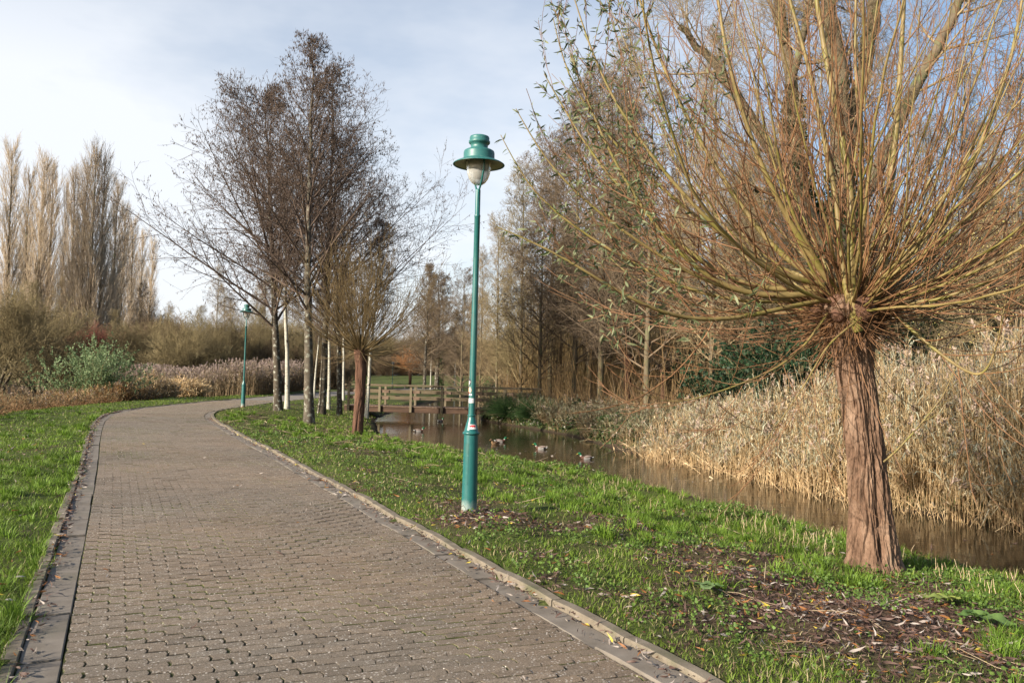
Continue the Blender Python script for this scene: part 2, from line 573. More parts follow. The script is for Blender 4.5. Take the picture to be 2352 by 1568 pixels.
edging('path_edging', HALF + .012, HALF + CHAN - .004, -.003, .92, M_CONC, 'flat concrete slabs beside the kerb on the stream side of the path', -8, 80)
edging('path_edging', -HALF - CHAN + .004, -HALF - .006, -.003, .92, M_CONC, 'flat concrete slabs along the left side of the path', -8, 80)

# ================================================================ water
def water_mat(name, col, sc):
    m, nt, N, L = new_mat(name)
    tc = N.new('ShaderNodeTexCoord')
    a = noise_tex(nt, 1.0 * sc, 3, .5, stretch=(1.3, 3.0, 1))
    b = noise_tex(nt, 5.5 * sc, 3, .5, stretch=(1, 2.2, 1))
    ad = N.new('ShaderNodeMath'); ad.operation = 'MULTIPLY_ADD'; ad.inputs[1].default_value = .35
    L.new(b, ad.inputs[0]); L.new(a, ad.inputs[2])
    p = finish(nt, col, .025, ad.outputs[0], .12, .05, spec=.5)
    p.inputs['IOR'].default_value = 1.33
    return m
M_WATER = water_mat('brown_stream_water', (.040, .029, .016), 1)
wy = np.arange(-11, 103, .3); K = 60
ts = np.linspace(0, 1, K)
xa, xb = np.interp(wy, SY, SN) + .3 / np.interp(wy, SY, SN_C), np.interp(wy, SY, SF) + 1.2
WX = xa[:, None] + (xb - xa)[:, None] * ts
WYY = np.repeat(wy[:, None], K, 1)
ducks_px = [(963, 991, 'drake'), (1012, 968, 'drake'), (1150, 1015, 'drake'), (1137, 1020, 'hen'), (1241, 1031, 'drake'), (1345, 1054, 'drake')]
g = Geo()
i = np.arange(WX.size).reshape(WX.shape)
g.add(np.stack([WX, WYY, np.full(WX.shape, WATER)], -1).reshape(-1, 3), np.stack([i[:-1, :-1], i[:-1, 1:], i[1:, 1:], i[1:, :-1]], -1).reshape(-1, 4))
tag(g.obj('water', M_WATER), 'brown rippled water of the stream between grass bank and reeds', 'water', kind='structure')
# pond on the left
g = Geo()
a = np.linspace(0, TAU, 48, endpoint=False)
rr = 1 + .18 * np.sin(a * 3 + 1) + .1 * np.sin(a * 5)
g.add(np.stack([-32 + 8 * rr * np.cos(a), 47 + 6.5 * rr * np.sin(a), np.full(48, -.80)], -1))
g.g.append(np.arange(48)[None])
tag(g.obj('pond_water', M_WATER), 'dark still pond water at the left edge', 'water', kind='structure')

# ================================================================ street lamps
m, nt, N, L = new_mat('teal_paint')
f = noise_tex(nt, 14, 5)
c = ramp(nt, f, [(.3, (.010, .092, .090)), (.7, (.017, .118, .112))])
f2 = noise_tex(nt, 60, 4, .6)
c = mix_rgb(nt, c, (.16, .22, .19), ramp(nt, f2, [(.64, 0.), (.72, .85)]))
c = mix_rgb(nt, c, (.055, .11, .095), ramp(nt, noise_tex(nt, 5, 6, .7, stretch=(3, 3, .5)), [(.5, 0.), (.72, .7)]))
finish(nt, c, .32, noise_tex(nt, 90, 3), .05, .003, spec=.5)
M_TEAL = m
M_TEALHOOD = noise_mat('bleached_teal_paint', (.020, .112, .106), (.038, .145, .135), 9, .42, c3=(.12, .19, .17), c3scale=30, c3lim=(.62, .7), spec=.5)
m, nt, N, L = new_mat('teal_paint_worn_at_foot')
tc = N.new('ShaderNodeTexCoord'); sx = N.new('ShaderNodeSeparateXYZ'); L.new(tc.outputs['Object'], sx.inputs[0])
f = noise_tex(nt, 14, 5)
c = ramp(nt, f, [(.3, (.010, .092, .090)), (.7, (.017, .118, .112))])
nz = noise_tex(nt, 9, 5, .6, stretch=(1, 1, .5))
ad = N.new('ShaderNodeMath'); ad.operation = 'MULTIPLY_ADD'; ad.inputs[1].default_value = .22
L.new(nz, ad.inputs[0]); L.new(sx.outputs[2], ad.inputs[2])
pale = ramp(nt, noise_tex(nt, 22, 4), [(.3, (.20, .27, .26)), (.7, (.36, .37, .32))])
c = mix_rgb(nt, c, pale, ramp(nt, ad.outputs[0], [(.20, .85), (.30, 0.)]))
c = mix_rgb(nt, c, (.26, .18, .12), ramp(nt, ad.outputs[0], [(.16, 1.), (.20, 0.)]))
finish(nt, c, .42, spec=.45)
M_TEALFOOT = m
M_REFL = noise_mat('dull_reflector', (.34, .32, .23), (.46, .43, .32), 6, .5, spec=.4)
m, nt, N, L = new_mat('frosted_glass')
p = finish(nt, (.95, .94, .88), .30, spec=.5)
p.inputs['Transmission Weight'].default_value = .72
p.inputs['IOR'].default_value = 1.12
M_GLASS = m
m, nt, N, L = new_mat('clear_bulb')
p = finish(nt, (.85, .87, .9), .15, spec=.5); p.inputs['Transmission Weight'].default_value = .35
M_BULB = m
M_WHITE = noise_mat('white_sticker', (.62, .62, .60), (.80, .79, .77), 40, .6)
M_RED = noise_mat('red_sticker_print', (.45, .03, .04), (.58, .05, .06), 30, .6)
M_CREAM = noise_mat('cream_sticker_print', (.62, .50, .28), (.72, .60, .38), 60, .6)
M_DARKPRINT = noise_mat('dark_sticker_print', (.02, .02, .03), (.06, .06, .07), 60, .6)
M_SILVER = noise_mat('scratched_silver_sticker', (.30, .31, .32), (.62, .63, .65), 70, .45, stretch=(3, 3, .4))

def patch(geo, r0, z0, z1, a0, a1, shape=None, n=24, k=10, prof=None):
    """a thin curved sticker on a cylinder of radius r0 (or prof(z)); shape(u,v)->bool keeps cells"""
    A = np.linspace(a0, a1, n + 1); Z = np.linspace(z0, z1, k + 1)
    AA, ZZ = np.meshgrid(A, Z)
    R = np.full(AA.shape, r0) if prof is None else prof(ZZ)
    V = np.stack([R * np.cos(AA), R * np.sin(AA), ZZ], -1).reshape(-1, 3)
    i = np.arange(AA.size).reshape(AA.shape)
    q = np.stack([i[:-1, :-1], i[:-1, 1:], i[1:, 1:], i[1:, :-1]], -1)
    U, VV = np.meshgrid((np.arange(n) + .5) / n, (np.arange(k) + .5) / k)
    q = q[shape(U, VV)] if shape is not None else q.reshape(-1, 4)
    geo.add(V, q.reshape(-1, 4))

def make_lamp(loc, label):
    t = thing('street_lamp', label, 'street lamp', loc, 0, 'teal street lamps along the paths', 1.07)
    g = Geo()
    lathe(g, [(.088, -.15), (.086, .0), (.081, .45), (.078, .88), (.0775, .895)], 48)
    g.obj('base_column', M_TEALFOOT, t)
    g = Geo()
    lathe(g, [(.078, .893), (.090, .897), (.095, .908), (.092, .920), (.079, .926), (.074, .95), (.066, .985), (.053, 1.03), (.044, 1.065), (.0395, 1.085), (.0395, 1.092), (.047, 1.096), (.047, 1.106), (.0385, 1.110)], 48)
    g.obj('collar', M_TEAL, t)
    g = Geo()
    lathe(g, [(.037, 1.10), (.035, 1.9), (.0325, 2.6), (.0315, 3.28), (.0335, 3.283), (.0335, 3.30), (.0285, 3.31), (.0275, 3.58), (.024, 3.59), (.0, 3.592)], 32)
    g.obj('pole', M_TEAL, t)
    # fork of two arms that carries the hood
    for az in (-1.15, -1.15 + math.pi):
        P = np.array([(.012, 3.52), (.026, 3.575), (.062, 3.615), (.105, 3.68), (.138, 3.76), (.151, 3.84), (.153, 3.890)])
        tt = np.linspace(0, 6, 25)
        pr, pz = np.interp(tt, range(7), P[:, 0]), np.interp(tt, range(7), P[:, 1])
        g = Geo()
        tube(g, np.stack([pr * math.cos(az), pr * math.sin(az), pz], -1), np.full(25, .0105), 10)
        g.obj('arm', M_TEAL, t)
    # hood: wide tilted brim, drum, neck and cap
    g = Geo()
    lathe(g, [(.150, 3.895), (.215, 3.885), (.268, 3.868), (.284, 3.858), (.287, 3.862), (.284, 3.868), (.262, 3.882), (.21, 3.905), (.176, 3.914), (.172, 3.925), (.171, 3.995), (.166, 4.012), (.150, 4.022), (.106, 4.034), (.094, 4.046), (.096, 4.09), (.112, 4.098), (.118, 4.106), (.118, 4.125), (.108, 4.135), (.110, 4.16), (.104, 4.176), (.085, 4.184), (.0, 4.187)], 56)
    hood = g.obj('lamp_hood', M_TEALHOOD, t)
    g = Geo()
    lathe(g, [(.02, 3.985), (.135, 3.98), (.146, 3.95), (.150, 3.8935), (.215, 3.8830), (.267, 3.8665)], 56)
    g.obj('reflector', M_REFL, hood)
    g = Geo()
    lathe(g, [(.138, 3.945), (.139, 3.90), (.136, 3.83), (.126, 3.765), (.106, 3.705), (.078, 3.665), (.045, 3.642), (.0, 3.634), ], 48)
    lathe(g, [(.0, 3.639), (.043, 3.647), (.075, 3.669), (.102, 3.708), (.122, 3.767), (.132, 3.83), (.135, 3.90), (.134, 3.945)], 48)
    g.obj('glass_globe', M_GLASS, t)
    g = Geo()
    lathe(g, [(.0, 3.70), (.03, 3.706), (.047, 3.735), (.05, 3.80), (.042, 3.86), (.03, 3.91), (.03, 3.95)], 24)
    g.obj('bulb', M_BULB, t)
    return t

lampA_loc = at_z(1077, 1187, -.03)
lampA = make_lamp(tuple(lampA_loc), 'nearest teal lamp post, beside the path with stickers on its pole')
pz_ = lambda z: np.interp(z, [.926, .95, .985, 1.03, 1.065], [.079, .074, .066, .053, .044]) + .0015
def sticker(mat, name, parent, *a, **k):
    g = Geo(); patch(g, *a, **k); return g.obj(name, mat, parent)
fa = -math.pi / 2
st = sticker(M_WHITE, 'sticker', lampA, 0, .955, 1.005, fa - .45, fa + .85, prof=pz_)
sticker(M_RED, 'sticker_print', st, 0, .961, 1.000, fa - .35, fa + .78, prof=lambda z: pz_(z) + .001,
        shape=lambda u, v: (v > .30 + .22 * np.abs(np.sin(u * 13))) & (((u - .5) / .52) ** 2 + ((v - .55) / .5) ** 2 < 1.0) | ((v > .5) & (v < .9) & (u > .06) & (u < .94)))
st = sticker(M_SILVER, 'sticker', lampA, .0385, 1.236, 1.288, fa - 1.5, fa + .62)
st = sticker(M_WHITE, 'sticker', lampA, .0383, 1.318, 1.334, fa - 1.3, fa - .1, shape=lambda u, v: (v < .75) | (u > .3))
disc = lambda u, v, r=1.: ((u - .5) * 2) ** 2 + ((v - .5) * 2) ** 2 < r
st = sticker(M_WHITE, 'sticker', lampA, .0382, 1.338, 1.412, fa - 2.1, fa - .15, n=40, k=32, shape=lambda u, v: disc(u, v))
sticker(M_DARKPRINT, 'sticker_rim', st, .0388, 1.340, 1.410, fa - 2.06, fa - .19, n=40, k=32, shape=lambda u, v: disc(u, v))
sticker(M_CREAM, 'sticker_print', st, .0394, 1.345, 1.405, fa - 1.95, fa - .30, n=40, k=32, shape=lambda u, v: disc(u, v) & (v > .35 - .3 * u))
sticker(M_RED, 'sticker_print', st, .0394, 1.345, 1.405, fa - 1.95, fa - .30, n=40, k=32, shape=lambda u, v: disc(u, v) & (v <= .3 - .3 * u))
st = sticker(M_DARKPRINT, 'sticker', lampA, .0380, 1.425, 1.50, fa - 2.2, fa - .45, n=30, k=30, shape=lambda u, v: disc(u, v))
sticker(M_WHITE, 'sticker_print', st, .0386, 1.43, 1.472, fa - 1.7, fa - .6, n=30, k=30, shape=lambda u, v: (np.abs(u - .5) < .42 * v))
g = Geo(); patch(g, .0, .36, .80, fa - 1.25, fa - .25, prof=lambda z: np.interp(z, [0, .45, .88], [.086, .081, .078]) + .0022, n=16, k=6)
g.obj('access_door', M_TEAL, lampA)
lampA.rotation_euler = (0, 0, 0)
p = at_z(558, 936, .0)
lampB = dup(lampA, tuple(p), 1.9, 1.07, 'second teal lamp post farther on, inside the bend of the path', )
for ch in list(lampB.children):                       # the farther lamps carry no stickers
    if ch.name.startswith('sticker'):
        for gch in list(ch.children): bpy.data.objects.remove(gch)
        bpy.data.objects.remove(ch)
p = at_y(901, 882, 128)
lampC = dup(lampB, (p[0], p[1], gz(p[0], p[1])), .4, 1.07, 'small far teal lamp post left of the far pollard willow')
p = at_y(1043, 883, 132)
dup(lampB, (p[0], p[1], gz(p[0], p[1])), 2.4, 1.07, 'small far teal lamp post beside a far birch on the lawn')

# ================================================================ footbridges
M_WOOD = noise_mat('weathered_rail_wood', (.090, .068, .043), (.175, .138, .088), 3, .85, .3, 30, stretch=(.35, 6, 6), c3=(.11, .12, .055), c3scale=1.5, c3lim=(.56, .7))
M_WOODV = noise_mat('weathered_post_wood', (.125, .10, .064), (.225, .186, .122), 3, .85, .3, 30, stretch=(6, 6, .35), c3=(.12, .13, .06), c3scale=1.5, c3lim=(.6, .72))
M_BEAM = noise_mat('dark_red_brown_beam', (.050, .032, .022), (.105, .062, .04), 2, .8, .2, 20, stretch=(.4, 4, 4))
M_DECK = noise_mat('deck_planks', (.13, .085, .06), (.22, .155, .11), 5, .85, .3, 30)
def make_bridge(loc, rz, label, length=10.4, width=1.7):
    t = thing('footbridge', label, 'footbridge', loc, rz)
    hl = length / 2
    g = Geo(); nplank = int(length / .16)
    for k in range(nplank):
        box(g, (-hl + .08 + k * .16, 0, -.03), (.148, width, .05), bev=.006)
    g.obj('deck', M_DECK, t, smooth=False)
    for s in (-1, 1):
        g = Geo(); box(g, (0, s * (width / 2 - .10), -.20), (length, .14, .27), bev=.01)
        g.obj('beam', M_BEAM, t, smooth=False)
    xs = np.linspace(-hl + .25, hl - .25, 7)
    rails = {}
    for s in (-1, 1):
        y = s * (width / 2 + .045)
        for x in xs:
            g = Geo(); box(g, (x, y, .36), (.125, .085, 1.36), bev=.008)
            g.obj('post', M_WOODV, t, smooth=False)
        g = Geo()
        for k in range(4):
            w = length / 4 + .12
            box(g, (-hl + (k + .5) * (length + .1) / 4, y, 1.075 + .003 * (k % 2)), (w - .16, .17, .09), bev=.012)
        g.obj('handrail', M_WOOD, t, smooth=False)
        for z in (.76, .42):
            g = Geo()
            for k in range(6):
                box(g, ((xs[k] + xs[k + 1]) / 2, y - s * .075, z), (xs[1] - xs[0] - .004, .045, .155), bev=.006)
            g.obj('rail', M_WOOD, t, smooth=False)
            for k in range(6):
                g = Geo(); box(g, (xs[k] + .27, y - s * .028, z), (.40, .04, .15), bev=.005)
                g.obj('splice_board', M_DECK, t, smooth=False)
    return t
pb = at_y(995, 936, 44.5)
make_bridge((pb[0] + .55, 44.5, -.06), -.02, 'wooden footbridge with post and rail sides over the stream')
pb = at_y(330, 870, 92)
make_bridge((pb[0], 92, -.2), .15, 'second wooden footbridge half hidden behind the crooked tree at left', 9)

# ================================================================ ducks
def loft(P, R, n=14):
    P = np.asarray(P, float); R = np.asarray(R, float)
    T = norm(np.gradient(P, axis=0))
    A = np.tile([[0, 1., 0]], (len(P), 1)); B = norm(np.cross(T, A))
    a = np.arange(n) / n * TAU
    V = P[:, None] + A[:, None] * (R[:, 0:1] * np.cos(a))[..., None] + B[:, None] * (R[:, 1:2] * np.sin(a))[..., None]
    i = np.arange(len(P) * n).reshape(-1, n); r = np.roll(i, -1, 1)
    return V.reshape(-1, 3), np.stack([i[:-1], r[:-1], r[1:], i[1:]], -1).reshape(-1, 4)
def resample(P, R, m):
    s = np.linspace(0, len(P) - 1, m); k = np.arange(len(P))
    f = lambda a: np.stack([np.interp(s, k, a[:, j]) for j in range(a.shape[1])], 1)
    P, R = f(np.array(P)), f(np.array(R))
    for _ in range(2):
        P[1:-1] = (P[:-2] + 2 * P[1:-1] + P[2:]) / 4; R[1:-1] = (R[:-2] + 2 * R[1:-1] + R[2:]) / 4
    return P, R
M_DUCK = attr_mat('plumage', .7, var=.15, vscale=40)
def make_duck(loc, rz, sex, label):
    sp = [(-.285, .095), (-.25, .08), (-.2, .06), (-.12, .045), (-.03, .04), (.06, .042), (.115, .06), (.15, .10), (.163, .14), (.172, .178), (.19, .205), (.215, .21), (.243, .2), (.262, .190), (.29, .182), (.315, .177), (.322, .176)]
    rd = [(.006, .004), (.04, .012), (.065, .035), (.09, .062), (.1, .078), (.092, .075), (.07, .06), (.045, .045), (.035, .036), (.034, .036), (.037, .037), (.037, .036), (.028, .027), (.014, .013), (.013, .007), (.013, .004), (.003, .002)]
    P = np.array([(a, 0, b) for a, b in sp]); R = np.array(rd)
    P, R = resample(P, R, 52)
    V, q = loft(P, R, 18)
    st = np.repeat(np.linspace(0, 16, 52), 18)
    up = (V - np.repeat(P, 18, 0))[:, 2] / np.repeat(R[:, 1], 18)
    C = np.zeros((len(V), 3))
    if sex == 'drake':
        C[:] = (.26, .245, .23)
        C[up > .45] = (.13, .085, .065)
        C[(st < 2.6)] = (.012, .012, .014)
        C[(st < 1.3)] = (.5, .5, .48)
        C[(st > 5.3)] = (.085, .04, .028)
        C[(st > 7.55)] = (.70, .69, .66)
        C[(st > 7.95)] = (.006, .10, .04)
    else:
        k = fbm(V * 60, 3)[:, None]
        C[:] = np.array([(.22, .135, .07)]) * (.5 + k * 1.1)
        C[st > 8.5] = (.20, .14, .085)
        C[(st > 9.5) & (up > .5)] = (.09, .06, .04)
    C[st > 12.9] = (.42, .32, .05) if sex == 'drake' else (.32, .18, .06)
    t = thing('duck', label, 'duck', loc, rz, 'ducks on the stream')
    g = Geo(); g.add(V, q, col=C); g.obj('body', M_DUCK, t)
    for s in (-1, 1):
        g = Geo(); lathe(g, [(0, -.004), (.004, -.002), (.005, 0), (.003, .003), (0, .004)], 8, col=(.01, .008, .008))
        o = g.obj('eye', M_DUCK, t); o.location = (.222, s * .031, .217)
        # folded wing
        n = 9; u = np.linspace(0, 1, n)
        wp = np.stack([.07 - .27 * u, s * (.084 + .012 * np.sin(u * 3.1)) * (1 - .35 * u ** 2), .085 + .028 * u], 1)
        g = Geo(); wr = np.stack([.012 * np.sin(u * 2.9 + .2) + .003, .034 * np.sin(u * 2.7 + .35) + .003], 1)
        V2, q2 = loft(wp, wr, 10)
        g.add(V2, q2, col=(.19, .15, .13) if sex == 'drake' else (.17, .105, .06)); g.obj('wing', M_DUCK, t)
    return t
dl = ['drake swimming near the mid stream pollard willow, nearest the left bank', 'drake swimming in front of the wooden footbridge', 'drake swimming beside the brown hen duck', 'brown hen duck, the only brown one on the stream', 'dark drake facing left between the hen and the nearest drake', 'nearest drake, green head facing left and white tail']
dr = [.15, .9, .1, -2.4, math.pi - .25, math.pi + .05]
for (x, y, sex), lab, rz in zip(ducks_px, dl, dr):
    p = at_z(x, y, WATER)
    make_duck((p[0], p[1], WATER - .012), rz, sex, lab).scale = (.88,) * 3

# ================================================================ benches and a person far off
M_BENCH = noise_mat('grey_bench_wood', (.10, .09, .08), (.2, .18, .16), 4, .85, stretch=(.4, 5, 5))
def make_bench(loc, rz, ln, label):
    t = thing('park_bench', label, 'bench', loc, rz, 'long backless benches beyond the footbridge')
    g = Geo()
    for k in (-1, 0, 1): box(g, (0, k * .15, .45), (ln, .135, .06), bev=.01)
    g.obj('seat', M_BENCH, t, smooth=False)
    for s in (-.36, 0, .36):
        g = Geo(); box(g, (s * ln, 0, .20), (.12, .36, .44), bev=.015); g.obj('leg', M_BENCH, t, smooth=False)
    return t
p = at_y(930, 885, 96); make_bench((p[0], p[1], gz(p[0], p[1])), .03, 4.1, 'long grey bench on the lawn left of the dark lawn tree')
p = at_y(975, 889, 84); make_bench((p[0], p[1], gz(p[0], p[1])), .02, 1.7, 'short grey bench just behind the footbridge handrail')

def skin_body(name, pts, edges, rad, mat, parent, loc=(0, 0, 0)):
    me = bpy.data.meshes.new(name)
    me.from_pydata(pts, edges, [])
    o = bpy.data.objects.new(name, me); COL.objects.link(o)
    o.parent = parent
    md = o.modifiers.new('skin', 'SKIN')
    for k, r in enumerate(rad):
        me.skin_vertices[0].data[k].radius = (r, r)
    me.skin_vertices[0].data[0].use_root = True
    sd = o.modifiers.new('smooth', 'SUBSURF'); sd.levels = 1; sd.render_levels = 2
    me.materials.append(mat)
    return o
M_SKIN = noise_mat('skin', (.42, .25, .17), (.5, .3, .2), 10, .6)
M_JEANS = noise_mat('blue_jeans', (.07, .13, .30), (.13, .21, .42), 30, .9)
M_JACKET = noise_mat('dark_jacket', (.012, .012, .02), (.03, .03, .045), 20, .8)
M_HAIR = noise_mat('brown_hair', (.03, .018, .01), (.07, .045, .025), 60, .6)
M_SHOE = noise_mat('white_shoe', (.6, .6, .6), (.75, .75, .74), 20, .6)
pp = at_y(713, 908, 55)
pz0 = 0.02
per = thing('person', 'person in blue jeans and dark jacket crouching behind a tree trunk by the path', 'person', (pp[0], pp[1], pz0), 0)
# pelvis, spine, neck, head; thighs, knees, ankles; arms forward to the knees (facing -x)
B = [(0, 0, .30), (-.05, 0, .50), (-.13, 0, .72), (-.18, 0, .82), (-.20, 0, .90), (-.21, 0, 1.0),
     (-.02, .10, .30), (-.36, .15, .42), (-.22, .14, .10), (-.34, .14, .05),
     (-.02, -.10, .30), (-.36, -.15, .42), (-.22, -.14, .10), (-.34, -.14, .05),
     (-.12, .19, .70), (-.28, .24, .50), (-.44, .16, .48), (-.12, -.19, .70), (-.28, -.24, .50), (-.44, -.16, .48)]
E = [(0, 1), (1, 2), (2, 3), (3, 4), (4, 5), (0, 6), (6, 7), (7, 8), (8, 9), (0, 10), (10, 11), (11, 12), (12, 13), (2, 14), (14, 15), (15, 16), (2, 17), (17, 18), (18, 19)]
Rr = [.14, .14, .13, .06, .085, .085, .09, .065, .045, .04, .09, .065, .045, .04, .055, .042, .032, .055, .042, .032]
skin_body('body', B, E, Rr, M_SKIN, per)
for s in (-1, 1):
    skin_body('trouser_leg', [(.02, s * .09, .31), (-.36, s * .15, .425), (-.22, s * .14, .13)], [(0, 1), (1, 2)], [.12, .085, .065], M_JEANS, per)
    skin_body('shoe', [(-.20, s * .14, .05), (-.37, s * .14, .04)], [(0, 1)], [.055, .042], M_SHOE, per)
skin_body('jacket', [(.01, 0, .33), (-.05, 0, .52), (-.13, 0, .74), (-.12, .19, .70), (-.28, .24, .50), (-.40, .175, .485), (-.12, -.19, .70), (-.28, -.24, .50), (-.40, -.175, .485)],
          [(0, 1), (1, 2), (2, 3), (3, 4), (4, 5), (2, 6), (6, 7), (7, 8)], [.16, .165, .15, .075, .058, .045, .075, .058, .045], M_JACKET, per)
skin_body('hair', [(-.17, 0, .93), (-.19, 0, 1.04)], [(0, 1)], [.085, .092], M_HAIR, per)
# ================================================================ trees
def interp_poly(P, t):
    """P (N,K,3), t (N,n) in 0..1 -> points, tangents (N,n,3)"""
    N, K = P.shape[:2]
    f = np.clip(t, 0, .9999) * (K - 1)
    i = f.astype(int); w = (f - i)[..., None]
    n = np.arange(N)[:, None]
    a, b = P[n, i], P[n, i + 1]
    return a * (1 - w) + b * w, norm(b - a)

def interp_r(R, t):
    N, K = R.shape
    f = np.clip(t, 0, .9999) * (K - 1)
    i = f.astype(int); w = f - i
    n = np.arange(N)[:, None]
    return R[n, i] * (1 - w) + R[n, i + 1] * w

def run(p, d, ln, r0, r1, K, up, wob, rng, grav=0):
    """grow N branches from p along d"""
    N = len(p)
    P = np.zeros((N, K, 3)); P[:, 0] = p
    st = (ln / (K - 1))[:, None]
    upv = np.array([0, 0, 1.])
    up = np.broadcast_to(np.asarray(up, float), (N,))[:, None]
    for k in range(1, K):
        P[:, k] = P[:, k - 1] + d * st
        d = norm(d + upv * up / (K - 1) - upv * grav * (k / K) / (K - 1) + rng.normal(0, wob, (N, 3)))
    u = np.linspace(0, 1, K)[None]
    R = r0[:, None] * (1 - u) + np.minimum(r1, r0)[:, None] * u
    return P, R

def branch(P, R, n, tr, ang, ln, rr, rmin, K, up, wob, rng, asd=.18, rmax=9, grav=0):
    N = len(P)
    t = tr[0] + (tr[1] - tr[0]) * (np.arange(n)[None] + rng.random((N, n))) / n
    p, tg = interp_poly(P, t)
    rad = np.clip(interp_r(R, t) * rr, rmin, rmax)
    az = rng.random((N, 1)) * TAU + np.arange(n)[None] * 2.4 + rng.normal(0, .5, (N, n))
    ref = np.where(np.abs(tg[..., 2:3]) > .85, np.array([1., 0, 0]), np.array([0, 0, 1.]))
    A = norm(np.cross(tg, ref)); B = np.cross(tg, A)
    a = (ang(t) if callable(ang) else ang) + rng.normal(0, asd, (N, n))
    d = tg * np.cos(a)[..., None] + (A * np.cos(az)[..., None] + B * np.sin(az)[..., None]) * np.sin(a)[..., None]
    pl = np.linalg.norm(np.diff(P, axis=1), axis=2).sum(1)[:, None]
    l = ln(t, pl) * rng.uniform(.65, 1.2, (N, n))
    M = N * n
    return run(p.reshape(M, 3), d.reshape(M, 3), np.broadcast_to(l, (N, n)).reshape(M), rad.reshape(M), np.full(M, rmin), K, up, wob, rng, grav)

def buds(geo, P, cnt, size, col, rng, t0=.2, cs=.3):
    """small hanging catkins and cones along the twigs: little three-sided drops"""
    N = len(P)
    k = rng.integers(0, N, cnt)
    p, _ = interp_poly(P[k], rng.uniform(t0, 1, (cnt, 1)))
    p = p[:, 0]
    s = rng.uniform(.6, 1.3, cnt) * size
    a = rng.random(cnt) * TAU
    tip = p + np.stack([rng.normal(0, .25, cnt) * s, rng.normal(0, .25, cnt) * s, -s * 1.5], 1)
    mid = p * .5 + tip * .5
    vs = [p]
    for j in range(3):
        vs.append(mid + np.stack([np.cos(a + j * TAU / 3), np.sin(a + j * TAU / 3), 0 * a], 1) * (s * cs)[:, None])
    vs.append(tip)
    V = np.stack(vs, 1)
    i = np.arange(cnt * 5).reshape(cnt, 5)
    t = np.concatenate([i[:, [0, 1, 2]], i[:, [0, 2, 3]], i[:, [0, 3, 1]], i[:, [4, 2, 1]], i[:, [4, 3, 2]], i[:, [4, 1, 3]]])
    geo.add(V.reshape(-1, 3), t=t, col=col)

def leaves(geo, p, d, size, width, col, rng, curl=.25):
    """lens-shaped leaves (6 vertices, folded along the midrib) from points p pointing along d"""
    n = len(p)
    d = norm(d)
    r = norm(np.cross(d, rng.normal(0, 1, (n, 3))))
    nn = np.cross(r, d)
    s = (size * rng.uniform(.7, 1.25, n))[:, None]
    w = s * width
    c = (curl * rng.uniform(.2, 1.6, n))[:, None] * s
    V = np.stack([p, p + d * s * .35 - r * w + nn * w * .35, p + d * s * .35 + r * w + nn * w * .35,
                  p + d * s * .72 - r * w * .75 - nn * c * .3 + nn * w * .3, p + d * s * .72 + r * w * .75 - nn * c * .3 + nn * w * .3, p + d * s - nn * c], 1)
    i = np.arange(n * 6).reshape(n, 6)
    c_ = np.repeat(col, 6, 0) if np.ndim(col) == 2 else col
    geo.add(V.reshape(-1, 3), np.stack([i[:, 1], i[:, 2], i[:, 4], i[:, 3]], 1), np.concatenate([i[:, [0, 2, 1]], i[:, [3, 4, 5]]]), col=c_)

def trunk_geo(H, r0, r1, rng, K=26, sides=14, wob=.012, flare=.45, lean=(0, 0), knob=.12):
    z = np.linspace(0, 1, K) ** 1.25
    P = np.zeros((K, 3)); P[:, 2] = z * H
    w = np.cumsum(rng.normal(0, wob, (K, 2)), 0) * H * .25
    P[:, :2] = w * z[:, None] + np.outer(z * H, lean)
    R = r0 * (1 - z) + r1 * z
    R = R * (1 + flare * np.exp(-z * H / .28))
    P[0, 2] = -.25
    g = Geo()
    tube(g, P, R, sides)
    V = g.v[0]
    C = np.repeat(P, sides, 0)
    k = 1 + knob * (fbm(V * np.array([3.2, 3.2, 1.1]) / max(r0 * 4, .4) * 1.3, 3) - .5)[:, None] * 2
    g.v[0] = C + (V - C) * k
    return g, P[None], R[None]

B_ALDER = noise_mat('alder_bark', (.042, .034, .025), (.098, .080, .058), 5, .95, .6, 22, stretch=(1, 1, .55), c3=(.30, .30, .25), c3scale=7, c3lim=(.56, .64))
B_ALDER2 = noise_mat('lichened_alder_bark', (.060, .050, .037), (.125, .105, .08), 5, .95, .6, 22, stretch=(1, 1, .55), c3=(.25, .25, .20), c3scale=6, c3lim=(.54, .64))
B_BIRCH = noise_mat('birch_bark', (.30, .285, .235), (.47, .455, .385), 6, .8, .3, 20, stretch=(1, 1, 3), c3=(.06, .05, .04), c3scale=5, c3lim=(.60, .66))
B_WOOD = noise_mat('woodland_bark', (.080, .063, .042), (.16, .128, .085), 5, .95, .5, 20, stretch=(1, 1, .5), c3=(.12, .13, .06), c3scale=2.5, c3lim=(.5, .68))
T_ALDER = noise_mat('alder_twigs', (.072, .051, .040), (.130, .094, .072), 2.2, .9)
T_TAN = noise_mat('tan_twigs', (.175, .130, .072), (.30, .232, .135), 1.6, .9)
T_OLIVE = noise_mat('olive_twigs', (.150, .118, .060), (.26, .21, .11), 1.6, .9)
T_POPLAR = noise_mat('poplar_twigs', (.30, .235, .165), (.46, .37, .265), 1.2, .9)
T_RED = noise_mat('dogwood_twigs', (.14, .055, .038), (.22, .088, .06), 2, .9)
T_BROWN = noise_mat('brown_twigs', (.108, .078, .052), (.19, .142, .094), 1.6, .9)

